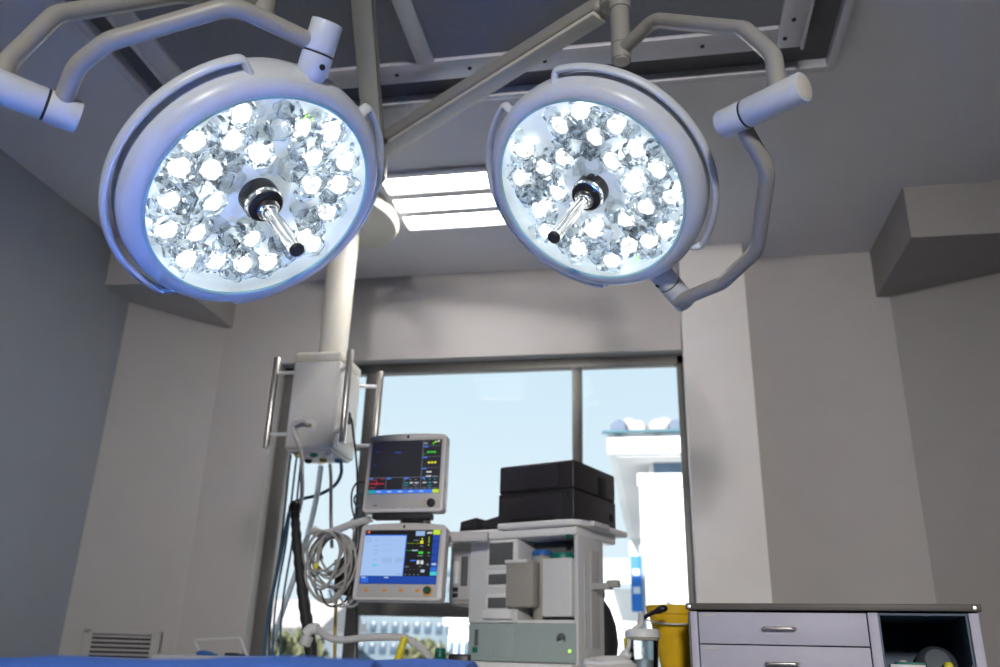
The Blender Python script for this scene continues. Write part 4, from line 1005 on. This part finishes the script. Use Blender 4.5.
b = bm_new(); cyl(b, (.04, 0, .045), (.062, -.01, .070), .016, seg=16, bev=.005); obj('tube_fitting', b, 'white', tp_)
fq = thing('jar_holder', 'thin grey wire bracket with a yellow stem behind the suction jar', 'bracket', tuple(at(626, 660, 2.86))[:2]+(.7125,))
q0 = Vector(tuple(at(626, 660, 2.86))[:2]+(.7125,))
b = bm_new(); sweep(b, fillet([Vector((0, 0, 0)), at(626, 631, 2.86)-q0, at(634, 630, 2.86)-q0], .006, 4), .004, 8); obj('wire', b, 'greyhose', fq)
b = bm_new(); cyl(b, at(626, 650, 2.855)-q0, at(625, 638, 2.855)-q0, .0055, seg=10); obj('stem', b, 'yellowclip', fq)

yb = at(675, 606, 2.98)
yx = yb.x
bn = thing('waste_bin', 'yellow tapered waste bucket with a wire handle beside the cabinet', 'bucket', (yx-.004, 2.98, .7125))
zt_ = yb.z-.7125
b = bm_new(); n_ = 28; hh = zt_
lathe(b, [(0, .004), (.038, .004), (.042, 0), (.044, .004), (.082, hh-.03), (.088, hh-.028), (.091, hh-.004), (.088, hh), (.080, hh-.002), (.040, .012), (0, .012)], None, 40, False); obj('bucket', b, 'yellow', bn)
b = bm_new()
pts = [Vector((.092*math.cos(a), .092*math.sin(a)-.0, hh-.035-.02*math.sin((a-PI)))) for a in [PI+.05+k*(PI-.1)/16 for k in range(17)]]
sweep(b, [Vector((p.x, p.y-.004, p.z-.006)) for p in pts], .003, 8); obj('wire_handle', b, 'hose', bn)
# ------------------------------------------------------------------ outside
GZ = -4.0
struct('ground_outside', box(bm_new(), (-5, 32, GZ-.1), (110, 54, .2)), 'asphalt')
# white house with deep eaves
hs = thing('white_house', 'white house with deep eaves and a tiled roof seen through the window', 'house', (0, 0, GZ))
HY = 9.0
ra = at(607, 433.5, HY); rb_ = at(608, 454, HY)
zR0, zR1 = rb_.z, ra.z
far = atz(624, 548, zR0)
ru = HY
hx1 = 5.0
def gl(v): return Vector(v)-Vector((0, 0, GZ))
b = bm_new(); box(b, gl(((ra.x+hx1)/2, (HY+far.y)/2, (zR0+zR1)/2)), (hx1-ra.x, far.y-HY, zR1-zR0), .02); obj('eave_slab', b, 'housewhite', hs)
b = bm_new(); box(b, gl(((ra.x+hx1)/2+.05, (HY+far.y)/2, zR0-.01)), (hx1-ra.x-.1, far.y-HY-.1, .02)); obj('eave_board', b, 'soffit', hs)
b = bm_new(); cyl(b, gl((ra.x-.05, HY-.06, zR1+.0)), gl((hx1, HY-.06, zR1+.03)), .020, seg=12); obj('gutter', b, 'gutter', hs)
b = bm_new(); prism(b, [(HY, zR1), (HY+3.5, zR1+.9), (far.y, zR1)], hx1-ra.x-.05, Matrix(((0, 0, 1, ra.x), (1, 0, 0, 0), (0, 1, 0, -GZ), (0, 0, 0, 1)))); rf = obj('roof', b, 'tile', hs)
for k in range(22):
    x = ra.x+.12+k*.21
    b = bm_new(); lathe(b, [(.085, 0), (.10, .45), (.0, .47)], axis_mat(gl((x, HY-.04+.03*(k % 2), zR1+.05)), (0, .97, .24)), 10); obj('roof_tile', b, 'tile' if k % 3 else 'tiledark', rf)
    if k % 2 == 0:
        b = bm_new(); lathe(b, [(.08, 0), (.11, .6), (.0, .62)], axis_mat(gl((x+.1, HY+.45, zR1+.20)), (0, .97, .24)), 10); obj('roof_tile', b, 'tile', rf)
wl = at(639, 474, HY+.2)
b = bm_new(); box(b, gl(((wl.x+hx1)/2, HY+1.2, (wl.z+GZ)/2)), (hx1-wl.x, 2., wl.z-GZ), .02); obj('house_wall', b, 'housewhite', hs)
b = bm_new(); box(b, gl(((wl.x+hx1)/2, HY+.19, wl.z-.07)), (hx1-wl.x+.04, .04, .14), .005); obj('parapet', b, 'housewhite', hs)
b = bm_new(); box(b, gl(((far.x+hx1)/2, far.y-.8, (zR0+GZ)/2)), (hx1-far.x-.3, 1.2, zR0-GZ)); obj('house_wall', b, 'housewhite', hs)
p0, p1 = at(653, 456, HY+.38), at(690, 473, HY+.38)
b = bm_new(); box(b, gl((p0.x-.05+(hx1-p0.x)/2, HY+.65, (zR0+p1.z)/2)), (hx1-p0.x, .5, zR0-p1.z+.3)); obj('house_wall', b, 'soffit', hs)
b = bm_new(); box(b, gl(((p0.x+p1.x)/2+.2, HY+.39, (p0.z+p1.z)/2)), (p1.x-p0.x+.4, .06, p0.z-p1.z+.02), .01); obj('window', b, 'bluewin', hs)
# blue banner on a pole
bnr = thing('street_banner', 'blue banner with white marks hanging outside by the white house wall', 'banner', tuple(at(637, 600, 8.2))[:2]+(GZ,))
q0 = Vector(tuple(at(637, 600, 8.2))[:2]+(GZ,))
za, zc = at(637, 556, 8.2).z-GZ, at(638, 612, 8.2).z-GZ
wv = (at(645, 580, 8.2)-at(631, 580, 8.2)).x
b = bm_new(); box(b, (0, 0, (za+zc)/2), (wv*.8, .03, za-zc), .004); bo = obj('banner_cloth', b, 'banner', bnr)
for t_ in (.3, .62):
    b = bm_new(); box(b, (.0, -.018, za+(zc-za)*t_), (wv*.5, .006, .06)); obj('banner_mark', b, 'bannerwhite', bo)
b = bm_new(); cyl(b, (wv*.45, .03, 0), (wv*.45, .03, za+.1), .03, seg=10); obj('pole', b, 'greyhose', bnr)
aw = thing('awning', 'pale awning edge seen past the anaesthesia machine outside', 'awning', tuple(at(618, 580, 11))[:2]+(GZ,))
q0 = Vector(tuple(at(618, 580, 11))[:2]+(GZ,))
b = bm_new(); a_, c_ = at(600, 583, 11)-q0, at(640, 570, 11)-q0
prism(b, [(0, 0), (.9, .35), (.9, .40), (0, .05)], c_.x-a_.x, Matrix(((0, 0, 1, a_.x), (1, 0, 0, 0), (0, 1, 0, a_.z), (0, 0, 0, 1)))); obj('awning_roof', b, 'housepale', aw)
b = bm_new(); box(b, ((a_.x+c_.x)/2, 1.0, a_.z/2), (c_.x-a_.x+1.4, .2, a_.z)); obj('awning_wall', b, 'housewhite', aw)

def building(name, label, x0, x1, y, ztop, depth, m, rows, cols, wm='bluewin', roof=None, cat='building'):
    t = thing(name, label, cat, ((x0+x1)/2, y, GZ))
    h = ztop-GZ; w_ = x1-x0
    b = bm_new(); box(b, (0, depth/2, h/2), (w_, depth, h), .02); obj('wall', b, m, t)
    for r_ in range(rows):
        for c in range(cols):
            xx = -w_/2+w_*(c+.5)/cols; zz = h-(h*.9)*(r_+.6)/rows*min(1, rows/6)
            b = bm_new(); box(b, (xx, -.02, zz), (w_/cols*.55, .08, h*.9/rows*.5*min(1, rows/6)), .01); obj('window', b, wm, t)
    if roof:
        b = bm_new(); prism(b, [(-.5, h), (depth+.5, h), (depth/2, h+roof)], w_+.6, Matrix(((0, 0, 1, -w_/2-.3), (1, 0, 0, 0), (0, 1, 0, 0), (0, 0, 0, 1)))); obj('roof', b, 'tile', t)
    else:
        b = bm_new(); box(b, (0, depth/2, h+.1), (w_+.2, depth+.2, .25), .02); obj('parapet', b, m, t)
    return t
def bx(px0, px1, ytop, Y): return at(px0, ytop, Y).x, at(px1, ytop, Y).x, at((px0+px1)/2, ytop, Y).z
x0, x1, zt = bx(258, 318, 612, 22); building('pale_house', 'pale house with a low tiled roof beyond the hanging hoses', x0, x1, 22, zt-.4, 3, 'housewhite', 3, 4, roof=.8, cat='house')
x0, x1, zt = bx(330, 480, 574, 34); building('office_block', 'blue grey office block seen under the window transom', x0, x1, 34, zt, 8, 'towerblue', 9, 14, 'towerwin')
x0, x1, zt = bx(449, 478, 625, 17); building('shop_building', 'white building with a blue eave at the edge of the machine', x0, x1, 17, zt, 1.5, 'housewhite', 3, 4)
x0, x1, zt = bx(240, 262, 622, 26); building('terracotta_house', 'terracotta house low by the window frame', x0, x1, 26, zt, 6, 'brick', 3, 3, roof=.9, cat='house')
def tree(label, px, ytop, Y, w_, seed):
    p = at(px, ytop, Y); t = thing('tree', label, 'tree', (p.x, Y, GZ), group='trees outside'); h = p.z-GZ
    b = bm_new(); cyl(b, (0, 0, 0), (.1, 0, h*.75), .16, .07, seg=10); obj('trunk', b, 'bark', t)
    b = bm_new(); r_ = random.Random(seed)
    for k in range(420):
        a, e = r_.uniform(0, 2*PI), math.asin(r_.uniform(-1, 1)); q = r_.random()**.4
        c = Vector((w_*q*math.cos(a)*math.cos(e), w_*q*math.sin(a)*math.cos(e), h-w_*1.0+w_*1.05*q*math.sin(e)))
        s = r_.uniform(.08, .2); d = Vector((r_.uniform(-1, 1), r_.uniform(-1, 1), r_.uniform(-1, 1))).normalized(); m_ = axis_mat(c, d)
        quad(b, [m_ @ Vector((-s, -s*.5, 0)), m_ @ Vector((s*.2, -s*.6, .03)), m_ @ Vector((s, .0, 0)), m_ @ Vector((s*.2, s*.6, .03)), m_ @ Vector((-s, s*.5, 0))])
    obj('foliage', b, 'leaf', t, smooth=False)
tree('green tree low behind the black cable sleeve', 296, 632, 15, .6, 1)
tree('green tree low between milky hose and window frame', 279, 636, 13, .5, 2)
tree('yellow green tree behind the yellow hose clip', 427, 643, 14, .45, 3)

# ------------------------------------------------------------------ light
wd = bpy.data.worlds.new('sky'); SC.world = wd; wd.use_nodes = True
nt = wd.node_tree; bg = nt.nodes['Background']
tc = nt.nodes.new('ShaderNodeTexCoord'); sp = nt.nodes.new('ShaderNodeSeparateXYZ'); rp = nt.nodes.new('ShaderNodeValToRGB')
nt.links.new(tc.outputs['Generated'], sp.inputs[0]); nt.links.new(sp.outputs['Z'], rp.inputs['Fac'])
e = rp.color_ramp.elements
e[0].position = 0.; e[0].color = (.80, .92, .99, 1); e[1].position = .75; e[1].color = (.30, .58, .95, 1)
k = rp.color_ramp.elements.new(.15); k.color = (.77, .90, .985, 1)
k = rp.color_ramp.elements.new(.38); k.color = (.64, .83, .965, 1)
nt.links.new(rp.outputs['Color'], bg.inputs['Color']); bg.inputs['Strength'].default_value = 1.02

def light(name, kind, loc, energy, size=None, col=(1, 1, 1), rot=(0, 0, 0), size_y=None):
    d = bpy.data.lights.new(name, kind); d.energy = energy; d.color = col
    if kind == 'AREA':
        d.size = size
        if size_y: d.shape = 'RECTANGLE'; d.size_y = size_y
    if kind == 'SUN': d.angle = size
    o = bpy.data.objects.new(name, d); COL.objects.link(o); o.location = loc; o.rotation_euler = rot
    return o
light('sun', 'SUN', (0, -10, 20), 10.0, R(1), (1, .96, .9), (R(66), 0, R(-14)))
# added fill spot high behind the camera, narrowed toward the window wall
d = bpy.data.lights.new('rear_fill_spot', 'SPOT'); d.energy = 1420; d.spot_size = R(46); d.spot_blend = 1.; d.shadow_soft_size = .30; d.color = (1, .96, .92)
o = bpy.data.objects.new('rear_fill_spot', d); COL.objects.link(o)
sp0 = Vector((.45, YB+.3, 2.65)); o.matrix_world = axis_mat(sp0, sp0-Vector((-.40, 3.8, 1.30)))

vs = SC.view_settings
vs.view_transform = 'Standard'; vs.look = 'None'; vs.gamma = 1; vs.exposure = 0
vs.use_curve_mapping = False
SC.display_settings.display_device = 'sRGB'
SC.cycles.max_bounces = 10; SC.cycles.diffuse_bounces = 4; SC.cycles.glossy_bounces = 4; SC.cycles.transmission_bounces = 8; SC.cycles.transparent_max_bounces = 16
SC.cycles.use_denoising = True
SC.cycles.sample_clamp_indirect = 60
SC.cycles.caustics_reflective = False; SC.cycles.caustics_refractive = False
